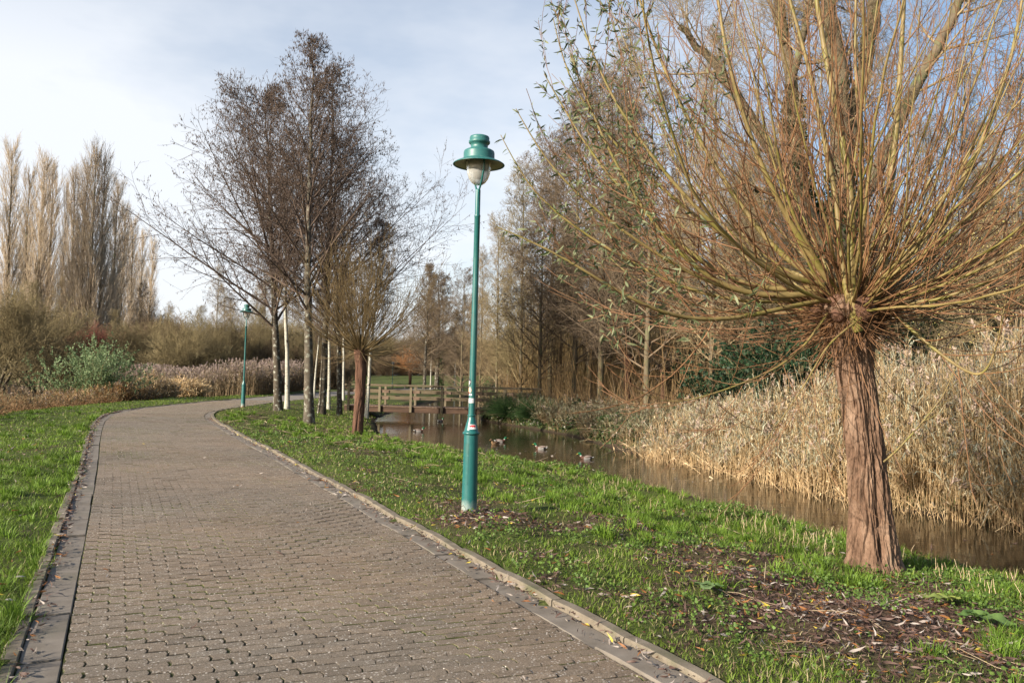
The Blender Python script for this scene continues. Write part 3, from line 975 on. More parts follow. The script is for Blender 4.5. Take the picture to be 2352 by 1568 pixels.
def alder(name, seed, H, r0, label, bark, twig, n1=44, spread=4.2, low=.16, l4=4, bud=9000, group=None, top=.55, a0=1.22, a1=.55, lean=(0, 0), thin=1., n2b=12, n3b=6, upb=.22):
    rng = np.random.default_rng(seed)
    t = thing(name, label, 'tree', group=group)
    tg, TP, TR = trunk_geo(H, r0, .012, rng, lean=lean)
    tg.obj('trunk', bark, t)
    cg = Geo()
    prof = lambda tt, pl: spread * (np.clip((1.0 - tt), 0, 1) ** top) * (.6 + .4 * sstep(low - .04, low + .10, tt)) + .25
    P1, R1 = branch(TP, TR, n1, (low, .985), lambda tt: a0 + (a1 - a0) * tt, prof, .42, .006, 9, upb, .024, rng, rmax=.062, asd=.10)
    tube(cg, P1, R1, 6)
    P2, R2 = branch(P1, R1, n2b, (.15, .98), .72, lambda tt, pl: pl * .40 * (1.15 - .75 * tt) + .12, .55, .0045, 6, .16, .06, rng)
    tube(cg, P2, R2, 4)
    P3, R3 = branch(P2, R2, n3b, (.15, 1.), .7, lambda tt, pl: pl * .48 * (1.1 - .6 * tt) + .08, .7, .0035 * thin, 4, .1, .08, rng)
    tube(cg, P3, R3, 3)
    P4, R4 = branch(P3, R3, l4, (.15, 1.), .7, lambda tt, pl: pl * .55 + .06, .8, .0028 * thin, 3, .05, .1, rng)
    tube(cg, P4, R4, 3)
    if bud:
        buds(cg, P4, bud // 2, .050, (.1, .07, .06), rng)
        buds(cg, P3, bud // 2, .050, (.1, .07, .06), rng, t0=.45)
    cg.obj('crown', twig, t)
    return t

GA = 'bare alders and birches on the grass between path and stream'
# (photo x, photo y of the foot, y distance, height, radius, kind, label)
def foot(x, y, Y):
    p = at_y(x, y, Y)
    return (p[0], p[1], gz(p[0], p[1]) - .02)
def put(o, x, y, Y, rz=0, sc=1):
    o.location = foot(x, y, Y); o.rotation_euler = (0, 0, rz)
    if sc != 1: o.scale = (sc,) * 3
    return o
al1 = put(alder('alder_tree', 101, 13.6, .175, 'leftmost dark alder of the group, wide crown reaching over the far lamp post', B_ALDER, T_ALDER, spread=10.2, n1=50, low=.33, lean=(-.072, 0), group=GA, top=.74, a0=1.02, a1=.6, upb=.04, bud=17000, l4=2, thin=1.2, n2b=15, n3b=5), 639, 947, 34.8)
al2 = put(alder('alder_tree', 102, 14.3, .185, 'tallest alder of the group, with pale lichen on its thick grey trunk', B_ALDER2, T_ALDER, top=.78, spread=8.0, n1=42, low=.36, n2b=13, n3b=4, group=GA, a0=1.02, a1=.5, upb=.04, lean=(-.042, 0), bud=10000, l4=2, thin=1.1), 710, 966, 30.7, .7)
al3 = put(alder('alder_tree', 103, 16.0, .17, 'alder standing just right of the tallest alder, trunk dark on its right side', B_ALDER, T_ALDER, top=.78, spread=9.6, n1=44, low=.33, n2b=13, n3b=4, group=GA, a0=1.04, a1=.5, upb=.03, lean=(.0, 0), bud=11000, l4=2, thin=1.15), 739, 947, 38, 2.1)
al4 = put(alder('alder_tree', 104, 12.8, .125, 'slimmer alder close left of the mid pollard willow', B_ALDER, T_ALDER, top=.66, spread=9.8, n1=46, low=.30, n2b=14, n3b=5, group=GA, a0=1.08, a1=.6, upb=.03, lean=(.03, 0), bud=11000, l4=2, thin=1.2), 780, 944, 38.6, 3.0)
bi1 = put(alder('birch_tree', 111, 11.0, .115, 'white birch right behind the leftmost alder, brightest trunk of the group', B_BIRCH, T_ALDER, spread=2.5, n1=30, low=.5, l4=3, bud=2500, group=GA, a0=.9, a1=.4, lean=(-.035, 0)), 660, 932, 38.5)
bi2 = put(alder('birch_tree', 112, 9.8, .10, 'white birch leaning beside the left end of the footbridge', B_BIRCH, T_ALDER, spread=2.3, n1=26, low=.5, l4=3, bud=2000, group=GA, a0=.9, a1=.4, lean=(.05, 0)), 842, 938, 41)
o = dup(bi1, foot(755, 931, 43), 1.4, (.8, .8, .85), 'thin white birch between two alder trunks, left of the mid pollard willow')
o = dup(bi2, foot(789, 914, 52), 2.5, (.85, .85, .9), 'thin farther birch showing between the slim alder and the mid pollard willow')
o = dup(bi1, foot(721, 914, 53), 4.0, (.6, .6, .7), 'thinnest far birch showing just right of the tallest alder trunk')

# ---------------------------------------------------------------- pollard willows
W_THICK = noise_mat('willow_rods', (.140, .102, .038), (.245, .182, .072), 6, .55, c3=(.17, .15, .035), c3scale=4, c3lim=(.5, .65), spec=.35)
W_THIN = noise_mat('willow_shoots', (.135, .068, .034), (.225, .118, .054), 5, .6, spec=.3)
m, nt, N, L = new_mat('willow_bark')
f = noise_tex(nt, 5, 6, .65, stretch=(1, 1, .42))
c = ramp(nt, f, [(.28, (.080, .046, .030)), (.5, (.172, .106, .070)), (.72, (.27, .185, .130))])
f2 = noise_tex(nt, 60, 5, .7, stretch=(1, 1, .4))
c = mix_rgb(nt, c, ramp(nt, f2, [(.3, .72), (.7, 1.22)]), 1, 'MULTIPLY')
f3 = noise_tex(nt, 2.2, 4)
c = mix_rgb(nt, c, (.235, .20, .145), ramp(nt, f3, [(.6, 0.), (.72, .6)]))
finish(nt, c, .95, noise_tex(nt, 70, 6, .7, stretch=(1, 1, .35)), .8, .012, spec=.15)
B_WILLOW = m
B_WILLOW2 = noise_mat('dark_shaded_willow_bark', (.055, .028, .018), (.15, .08, .052), 6, .95, .8, 40, stretch=(1, 1, .25), bdist=.03)  # darker willow bark with the mid willow's shade in its colour; also burrs
M_LEAF = attr_mat('willow_leaf', .55, .25, .2, 10)

def willow_trunk(axis, rad, nth, nz, seed, depth, knob=True):
    """axis (k,3), rad(k): furrowed bark, swollen head"""
    k = np.linspace(0, 1, len(axis)); u = np.linspace(0, 1, nz)
    A = np.stack([np.interp(u, k, axis[:, j]) for j in range(3)], 1)
    for _ in range(6): A[1:-1] = (A[:-2] + A[1:-1] * 2 + A[2:]) / 4
    R = np.interp(u, k, rad)
    for _ in range(6): R[1:-1] = (R[:-2] + R[1:-1] * 2 + R[2:]) / 4
    th = np.arange(nth) / nth * TAU
    zl = np.concatenate([[0], np.cumsum(np.linalg.norm(np.diff(A, axis=0), axis=1))])
    TH, ZZ = np.meshgrid(th, zl)
    cx, cy, z = np.cos(TH).ravel(), np.sin(TH).ravel(), ZZ.ravel()
    o = seed * 3.7
    wv = (fbm(np.stack([cx * 1.2 + o, cy * 1.2, z * .9], 1), 3) - .5) * 1.5
    c2, s2 = np.cos(TH.ravel() + wv * .5), np.sin(TH.ravel() + wv * .5)
    r1 = 1 - np.abs(2 * fbm(np.stack([c2 * 6.5 + o, s2 * 6.5, z * 2.0], 1), 3) - 1) * 2.2
    r2 = 1 - np.abs(2 * fbm(np.stack([c2 * 15 + o, s2 * 15, z * 6.0 + 5], 1), 3) - 1) * 2.2
    d = fbm(np.stack([cx * 1.5 + o, cy * 1.5, z * 1.2 + 9], 1), 3) - .5
    d2 = fbm(np.stack([cx * 16 + o, cy * 16, z * 12], 1), 2) - .5
    top = sstep(.80, .97, np.repeat(u, nth))
    kn = (fbm(np.stack([cx * 2.3 + o, cy * 2.3, z * 4], 1), 3) - .45) * top
    rr = np.repeat(R, nth) * (1 + d * .16 + kn * .75) - depth * (np.clip(r1, 0, 1) ** 1.5 * 1.0 + np.clip(r2, 0, 1) ** 2 * .4) + depth * d2 * .35
    # one long healed scar with bare wood on the camera side
    sc = np.exp(-((np.angle(np.exp(1j * (TH.ravel() + 1.45 + .12 * np.sin(z * 2))))) / .13) ** 2) * sstep(.25, .5, z) * (1 - sstep(1.0, 1.45, z))
    rr = rr - sc * depth * 1.6
    hole = np.exp(-((np.angle(np.exp(1j * (TH.ravel() + 1.60)))) / .10) ** 2 - ((z - .34) / .10) ** 2)
    rr = rr - hole * depth * 3
    V = np.repeat(A, nth, 0) + np.stack([cx * rr, cy * rr, 0 * rr], 1)
    i = np.arange(nz * nth).reshape(nz, nth); r = np.roll(i, -1, 1)
    g = Geo(); g.add(V, np.stack([i[:-1], r[:-1], r[1:], i[1:]], -1).reshape(-1, 4))
    # close the head with a rough cap
    n0 = g.n; g.add([A[-1] + [0, 0, R[-1] * .45]])
    g.t.append(np.stack([i[-1], r[-1], np.full(nth, n0)], 1))
    return g, A, R

# the near willow
wb = at_z(2006, 1292, -.26); WY0 = wb[1]
def wpt(x, y, dy=0): return at_y(x, y, WY0 + dy)
ax = np.array([wpt(2007, 1330), wpt(2006, 1285), wpt(2001, 1200), wpt(1989, 1050), wpt(1975, 930), wpt(1960, 830), wpt(1950, 760), wpt(1950, 715), wpt(1950, 688)])
px = WY0 / FPX
rd = np.array([84, 63, 51.5, 46, 45, 47, 60, 82, 60]) * px * .97
wil = thing('pollard_willow', 'large pollard willow in front at right, thick ridged trunk and golden shoots', 'tree', tuple(wb))
wil_off = np.array(wb)
tgeo, wA, wR = willow_trunk(ax - wil_off, rd, 340, 560, 3, .036)
tgeo.obj('trunk', B_WILLOW, wil)
rng = np.random.default_rng(77)
head = wA[-1] + np.array([0, 0, -.04]); hr = wR[-12]

def withes(n, rng, head, hr, lenr, r0r, elev, upr, K=12, az=None):
    az = rng.random(n) * TAU if az is None else az
    el = np.radians(rng.uniform(elev[0], elev[1], n))
    d = np.stack([np.cos(az) * np.cos(el), np.sin(az) * np.cos(el), np.sin(el)], 1)
    st = head + d * np.array([1, 1, .55]) * hr * rng.uniform(.6, 1.0, n)[:, None] + np.array([0, 0, -.07]) * rng.random(n)[:, None]
    return run(st, norm(d + rng.normal(0, .08, (n, 3))), rng.uniform(*lenr, n), rng.uniform(*r0r, n), np.full(n, .0035), K, rng.uniform(*upr, n), .05, rng)
def within(P, R):
    k = (P[:, :, 0].min(1) > -3.5 - .35 * rng.random(len(P)))
    return P[k], R[k]
# a few limbs that can be told apart in the photograph
def limb(pts, r0, r1, K=26):
    P = np.array([wpt(*p) for p in pts]) - wil_off
    k = np.linspace(0, 1, len(P)); u = np.linspace(0, 1, K)
    Q = np.stack([np.interp(u, k, P[:, j]) for j in range(3)], 1)
    for _ in range(8): Q[1:-1] = (Q[:-2] + 2 * Q[1:-1] + Q[2:]) / 4
    return Q, r0 * (1 - u) ** .9 + r1 * u
LIMBS = [
    ([(1972, 760, -.25), (1955, 690, -.3), (1951, 600, -.3), (1962, 480, -.25), (1940, 340, -.2), (1905, 180, -.15), (1880, 40, -.1), (1860, -120, 0)], .056, .019),
    ([(1980, 720, -.2), (2020, 680, -.25), (2032, 600, -.25), (2036, 480, -.2), (2058, 330, -.1), (2068, 160, 0), (2080, -60, .1)], .058, .018),
    ([(1960, 740, -.28), (1930, 600, -.32), (1925, 470, -.3), (1890, 300, -.3), (1850, 120, -.3), (1790, -80, -.3)], .034, .014),
    ([(1990, 700, -.15), (1985, 620, -.2), (1975, 470, -.2), (1985, 330, -.1), (1960, 160, 0), (1968, -60, 0)], .032, .012),
    ([(1890, 672, 0), (1800, 684, -.1), (1700, 676, -.2), (1610, 632, -.3), (1520, 540, -.35), (1440, 430, -.4), (1370, 290, -.4), (1310, 130, -.4)], .038, .006),
    ([(1890, 660, .1), (1760, 672, .2), (1660, 640, .2), (1560, 560, .3), (1470, 480, .3), (1380, 390, .3), (1300, 260, .4), (1250, 170, .4)], .034, .005),
    ([(1890, 690, -.1), (1800, 705, -.4), (1700, 735, -.6), (1590, 740, -.8), (1500, 715, -1.0), (1400, 660, -1.1), (1300, 590, -1.2), (1200, 545, -1.2), (1140, 520, -1.2)], .028, .004),
    ([(1900, 650, .2), (1800, 600, .3), (1720, 500, .4), (1640, 380, .5), (1560, 240, .5), (1500, 100, .5), (1450, -60, .5)], .036, .010),
    ([(1900, 640, -.2), (1830, 540, -.3), (1760, 410, -.4), (1700, 250, -.5), (1660, 90, -.6), (1640, -80, -.6)], .034, .010),
    ([(2030, 690, -.1), (2120, 670, -.2), (2220, 610, -.3), (2340, 530, -.4), (2480, 400, -.5)], .034, .012),
    ([(2020, 660, .1), (2110, 560, .2), (2200, 440, .2), (2270, 300, .3), (2330, 120, .3), (2360, -80, .3)], .036, .012),
    ([(2030, 650, .0), (2130, 590, .3), (2250, 480, .4), (2380, 330, .5)], .030, .012),
    ([(2030, 700, -.2), (2130, 790, -.5), (2210, 850, -.8), (2260, 870, -1.0), (2290, 800, -1.1), (2310, 690, -1.2)], .020, .004),
    ([(1900, 720, -.2), (1840, 810, -.5), (1760, 860, -.8), (1640, 905, -1.0), (1540, 930, -1.1), (1470, 900, -1.2)], .014, .003),
    ([(1895, 665, .1), (1740, 690, .1), (1600, 640, 0), (1470, 560, -.1), (1350, 470, -.2), (1250, 370, -.2), (1185, 250, -.2)], .028, .004),
    ([(1895, 680, .2), (1760, 700, .4), (1600, 680, .5), (1440, 600, .6), (1300, 510, .6), (1210, 430, .6), (1150, 310, .6)], .026, .004),
    ([(1900, 650, .3), (1780, 620, .6), (1640, 530, .8), (1500, 420, .9), (1380, 300, .9), (1300, 180, .9), (1270, 40, .9)], .028, .005),
    ([(1895, 655, 0), (1800, 640, -.2), (1680, 560, -.4), (1560, 440, -.5), (1450, 300, -.5), (1370, 160, -.5), (1320, 0, -.5)], .03, .006),
    ([(1990, 720, -.3), (1900, 790, -.6), (1840, 900, -.9), (1760, 1010, -1.1)], .012, .003),
]
thick = Geo()
LP = []; LR = []
for pts, a, b in LIMBS:
    Q, R = limb(pts, a, b); LP.append(Q); LR.append(R)
LP = np.array(LP); LR = np.array(LR)
tube(thick, LP, LR, 10)
Pa, Ra = withes(38, rng, head, hr, (3.2, 5.6), (.010, .022), (-12, 34), (.9, 2.1), 22)
Pa2, Ra2 = withes(20, rng, head, hr, (3.2, 5.2), (.010, .023), (34, 78), (.2, .9), 22)
Pa, Ra = np.concatenate([Pa, Pa2]), np.concatenate([Ra, Ra2])
Pa, Ra = within(Pa, Ra)
tube(thick, Pa, Ra, 8)
thick.obj('branches', W_THICK, wil)
thin = Geo()
Pb, Rb = withes(120, rng, head, hr, (1.4, 4.6), (.005, .010), (-18, 66), (.5, 2.2), 20)
Pb, Rb = within(Pb, Rb)
tube(thin, Pb, Rb, 5)
Pc, Rc = withes(30, rng, head, hr, (1.0, 2.2), (.004, .007), (-60, -5), (.2, 1.6), 15)
tube(thin, Pc, Rc, 5)
Pd, Rd = branch(LP, LR, 12, (.14, .97), .62, lambda t, pl: 1.7 * (1.15 - .6 * t) + 0 * pl, .40, .0034, 11, .95, .06, rng, rmax=.010, asd=.3)
Pd, Rd = within(Pd, Rd)
tube(thin, Pd, Rd, 4)
Pe, Re = branch(Pa, Ra, 8, (.10, .97), .68, lambda t, pl: pl * .36 * (1.2 - .6 * t), .42, .0031, 11, .8, .06, rng, rmax=.009, asd=.3)
Pe, Re = within(Pe, Re)
tube(thin, Pe, Re, 4)
Pf, Rf = branch(np.concatenate([Pb[:110], ]), Rb[:110], 4, (.2, .9), .5, lambda t, pl: pl * .28, .6, .003, 7, .5, .05, rng)
tube(thin, Pf, Rf, 3)
Pg, Rg = branch(Pd, Rd, 4, (.2, .9), .55, lambda t, pl: pl * .4, .7, .0028, 6, .3, .06, rng)
Pg, Rg = within(Pg, Rg)
tube(thin, Pg, Rg, 3)
# short tangled sprouts round the head
Ph, Rh = withes(950, rng, head + np.array([0, 0, -.10]), hr * 1.08, (.12, .55), (.003, .006), (-80, 60), (-.3, .9), 7)
tube(thin, Ph, Rh, 3)
thin.obj('shoots', W_THIN, wil)
# dark burred knuckles of the pollard head
kg = Geo()
for k in range(26):
    a_, e_ = rng.random() * TAU, rng.uniform(-.5, 1.2)
    c_ = head + np.array([math.cos(a_) * math.cos(e_) * hr * 1.05, math.sin(a_) * math.cos(e_) * hr * 1.05, -.10 + math.sin(e_) * hr * .55])
    r_ = rng.uniform(.06, .13)
    u_, v_ = np.meshgrid(np.linspace(0, TAU, 17)[:-1], np.linspace(-1.5, 1.5, 11))
    sp_ = np.stack([np.cos(u_) * np.cos(v_), np.sin(u_) * np.cos(v_), np.sin(v_)], -1).reshape(-1, 3)
    sp_ = sp_ * (r_ * (.55 + .9 * fbm(sp_ * 2.6 + k * 3.1, 3)))[:, None]
    i_ = np.arange(176).reshape(11, 16); j_ = np.roll(i_, -1, 1)
    kg.add(sp_ + c_, np.stack([i_[:-1], j_[:-1], j_[1:], i_[1:]], -1).reshape(-1, 4))
kg.obj('burrs', B_WILLOW2, wil)
lf = Geo()
def leafy(P, per, tmin, colA, colB, size, keepfn, hang=.5):
    N = len(P)
    t = rng.uniform(tmin, 1, (N, per))
    p, tgn = interp_poly(P, t)
    p = p.reshape(-1, 3); tgn = tgn.reshape(-1, 3)
    k = keepfn(p) & (rng.random(len(p)) < np.repeat(np.clip(.25 + fbm(P[:, -1] * .8, 2), 0, 1), per))
    p, tgn = p[k], tgn[k]
    d = tgn * .5 + rng.normal(0, .45, p.shape) - np.array([0, 0, hang])
    w = rng.random((len(p), 1)) ** 1.4
    leaves(lf, p, d, size, .095, np.array(colA) * (1 - w) + np.array(colB) * w, rng)
lefttip = lambda p: (p[:, 0] < -2.15 + .35 * np.sin(p[:, 2] * 3)) & (p[:, 2] > 2.2)
for PP, per in ((LP, 80), (Pa, 40), (Pb, 26), (Pd, 22), (Pe, 16), (Pg, 8)):
    leafy(PP, per, .35, (.060, .085, .030), (.22, .235, .13), .095, lefttip)
leafy(Pe, 1, .4, (.16, .13, .05), (.33, .28, .12), .075, lambda p: rng.random(len(p)) < .12)
lf.obj('leaves', M_LEAF, wil)

# lone twig sprouting low on the trunk
g = Geo()
Q, R = limb([(2030, 1060, -.2), (2060, 1035, -.28), (2110, 980, -.35), (2150, 930, -.4), (2170, 905, -.42), (2205, 820, -.5)], .011, .004)
tube(g, Q, R, 7)
sd = branch(Q[None], R[None], 4, (.3, .95), .6, lambda t, pl: .35 + 0 * pl, .5, .002, 6, .2, .05, rng)
tube(g, *sd, 4)
g.obj('low_twig', W_THICK, wil)

def pollard(seed, label, trunk_h, tr, wl, n, twig, group='smaller pollard willows along the stream', head_sc=1.25, thinr=1., leanx=0):
    rng = np.random.default_rng(seed)
    t = thing('pollard_willow', label, 'tree', group=group)
    k = np.array([-.2, 0, .12, .5, .82, .94, 1.0])
    a = np.stack([leanx * k * trunk_h + .03 * np.sin(k * 5 + seed), 0 * k, k * trunk_h], 1)
    tg, A, R = willow_trunk(a, tr * np.array([1.12, 1.08, 1.0, .97, 1.02, head_sc, head_sc * .8]), 64, 120, seed, .02)
    tg.obj('trunk', B_WILLOW2, t)
    hd = A[-1] + np.array([0, 0, -.06]); h = R[-4]
    cg = Geo()
    P, Rr = withes(n, rng, hd, h, (wl * .6, wl * 1.05), (.010, .02), (8, 85), (.5, 1.3), 11)
    tube(cg, P, Rr, 5)
    P2, R2 = withes(n, rng, hd, h, (wl * .25, wl * .8), (.005, .010), (-35, 80), (.2, 1.), 9)
    tube(cg, P2, R2, 4)
    P3, R3 = branch(P, Rr, 8, (.15, .97), .45, lambda t, pl: pl * .3 * (1.2 - .6 * t), .5, .0045 * thinr, 7, .5, .05, rng, rmax=.009)
    tube(cg, P3, R3, 3)
    P4, R4 = branch(P3, R3, 3, (.2, .97), .5, lambda t, pl: pl * .4, .6, .004 * thinr, 4, .3, .05, rng)
    tube(cg, P4, R4, 3)
    cg.obj('crown', twig, t)
    return t
W_OLIVE = noise_mat('shaded_willow_rods', (.085, .060, .028), (.15, .105, .045), 4, .7)  # rods darkened: the shade over the mid willow is put into the colour
W_ORANGE = noise_mat('orange_willow_rods', (.28, .13, .05), (.42, .21, .085), 4, .7)
mw = put(pollard(5, 'mid distance pollard willow with olive rods darkened for shade, at the water edge before the footbridge', 2.85, .185, 4.0, 85, W_OLIVE), 823, 988, 27.6)
put(pollard(6, 'far pollard willow with a round orange crown on the lawn beyond the footbridge', 2.4, .2, 2.9, 80, W_ORANGE, thinr=2.2), 941, 891, 105)
cut = put(pollard(8, 'bare cut pollard stump with a dark knobbly head across the stream', 2.9, .16, .6, 40, W_OLIVE, head_sc=1.9), 2130 * 0 + 1442, 905, 40)
dup(cut, foot(1523, 905, 38), 1.2, (.7, .7, .85), 'thinner bare pollard stump right of the knobbly one across the stream')

# ---------------------------------------------------------------- woodland across the stream
GW = 'bare trees of the wood across the stream'
k1 = alder('woodland_tree', 201, 13, .13, 'a', B_WOOD, T_BROWN, n1=40, spread=4.3, low=.20, l4=2, bud=7000, a0=1.2, a1=.65, upb=.10, thin=1.4, top=.40)
k2 = alder('woodland_tree', 202, 15, .12, 'b', B_WOOD, T_TAN, n1=40, spread=3.0, low=.18, l4=3, bud=1200, a0=1.0, a1=.45, thin=1.35, top=.38)
k3 = alder('woodland_tree', 203, 12, .10, 'c', B_WOOD, T_OLIVE, n1=46, spread=3.2, low=.10, l4=3, bud=0, a0=.8, a1=.42, thin=1.35, top=.36)
k4 = alder('woodland_tree', 204, 11, .09, 'd', B_BIRCH, T_TAN, n1=30, spread=2.2, low=.3, l4=3, bud=0, a0=.8, a1=.45, thin=1.5)
wood = [  # px, py, Y, proto, scale, label
    (1238, 905, 47, 0, .93, 'straight dark alder on the far bank just right of the footbridge'),
    (1101, 905, 62, 1, .80, 'pale trunked tree rising directly behind the near lamp post'),
    (1165, 903, 58, 1, .66, 'small airy tan tree behind the right end of the footbridge'),
    (1300, 908, 56, 2, 1.0, 'slim upright tree in the wood between the two straight alders on the far bank'),
    (1325, 906, 64, 3, 1.15, 'pale slim birch in the wood right of the straight dark alder'),
    (1378, 925, 40, 0, 1.28, 'straight alder with wide level boughs over the ivy bank'),
    (1420, 905, 60, 2, 1.25, 'tall thin olive tree deep in the wood above the cut pollard stump'),
    (1484, 930, 36, 0, 1.15, 'reddish lichened alder on the far bank left of the reed bed'),
    (1550, 905, 55, 1, 1.1, 'tan tree in the wood behind the thinner pollard stump'),
    (1595, 905, 66, 3, 1.35, 'pale birch far back in the wood above the evergreen bush'),
    (1634, 905, 32, 1, 1.05, 'smooth grey tree standing beside the dark evergreen bush'),
    (1700, 905, 58, 2, 1.35, 'tall olive tree behind the smooth grey tree'),
    (1768, 905, 48, 1, 1.15, 'tan tree behind the left rods of the near pollard willow'),
    (2130, 905, 45, 2, 1.30, 'olive tree behind the right rods of the near pollard willow'),
    (2215, 905, 34, 1, 1.0, 'tan tree behind the reed bed at right, left of the yellow leaved tree'),
    (1058, 903, 66, 0, .88, 'rounded brown alder left of the near lamp pole, behind the footbridge'),
    (1140, 903, 55, 1, .82, 'airy tan tree just right of the near lamp pole'),
    (1195, 904, 52, 2, 1.22, 'olive tree between the near lamp pole and the straight dark alder'),
    (1262, 905, 53, 0, 1.32, 'tall airy brown alder right behind the straight dark alder'),
    (1318, 905, 47, 0, 1.38, 'broad brown alder left of the alder with level boughs'),
    (1352, 905, 52, 0, 1.6, 'tall brown alder right behind the alder with level boughs'),
    (1430, 905, 46, 1, 1.4, 'tall tan tree between the level boughed and the reddish alder'),
    (2420, 905, 36, 2, 1.3, 'olive tree at the far right edge behind the reeds'),
    (1850, 905, 62, 3, 1.5, 'tall pale birch behind the big forked tree'),
    (2050, 905, 66, 0, 1.2, 'wide brown alder behind the trunk of the near pollard willow'),
]
protos = [k1, k2, k3, k4]; used = [0, 0, 0, 0]
wr = np.random.default_rng(31)
for x, y, Y, k, sc, lab in wood:
    p = at_y(x, y, Y); loc = (p[0], p[1], gz(p[0], p[1]) - .03)
    rz = wr.random() * TAU
    if not used[k]:
        o = protos[k]; o.location = loc; o.rotation_euler = (0, 0, rz); o.scale = (sc,) * 3; o['label'] = lab; o['group'] = GW; used[k] = 1
    else:
        dup(protos[k], loc, rz, sc, lab, GW)
# deep wood: trees nothing tells apart
def scatter_trees(spots, kinds, labels, group, rng, smin, smax, zs=(.9, 1.15)):
    for (x, y) in spots:
        k = rng.integers(0, len(kinds))
        s = rng.uniform(smin, smax)
        dup(kinds[k], (x, y, gz(x, y) - .05), rng.random() * TAU, (s, s, s * rng.uniform(*zs)), labels[k], group)
deep = [(x + wr.uniform(-1.4, 1.4), y + wr.uniform(-2, 2)) for y, x0, x1, st in ((70, 3, 46, 3.0), (82, 2, 60, 3.6), (61, 6, 42, 3.2), (54, 7, 38, 3.4), (47, 12, 34, 3.6), (40, 14, 30, 4.0)) for x in np.arange(x0, x1, st)]
scatter_trees(deep, [k2, k3], ['bare tan tree deep in the wood across the stream', 'bare olive tree deep in the wood across the stream'], 'trees deep in the wood across the stream', wr, .85, 1.25)

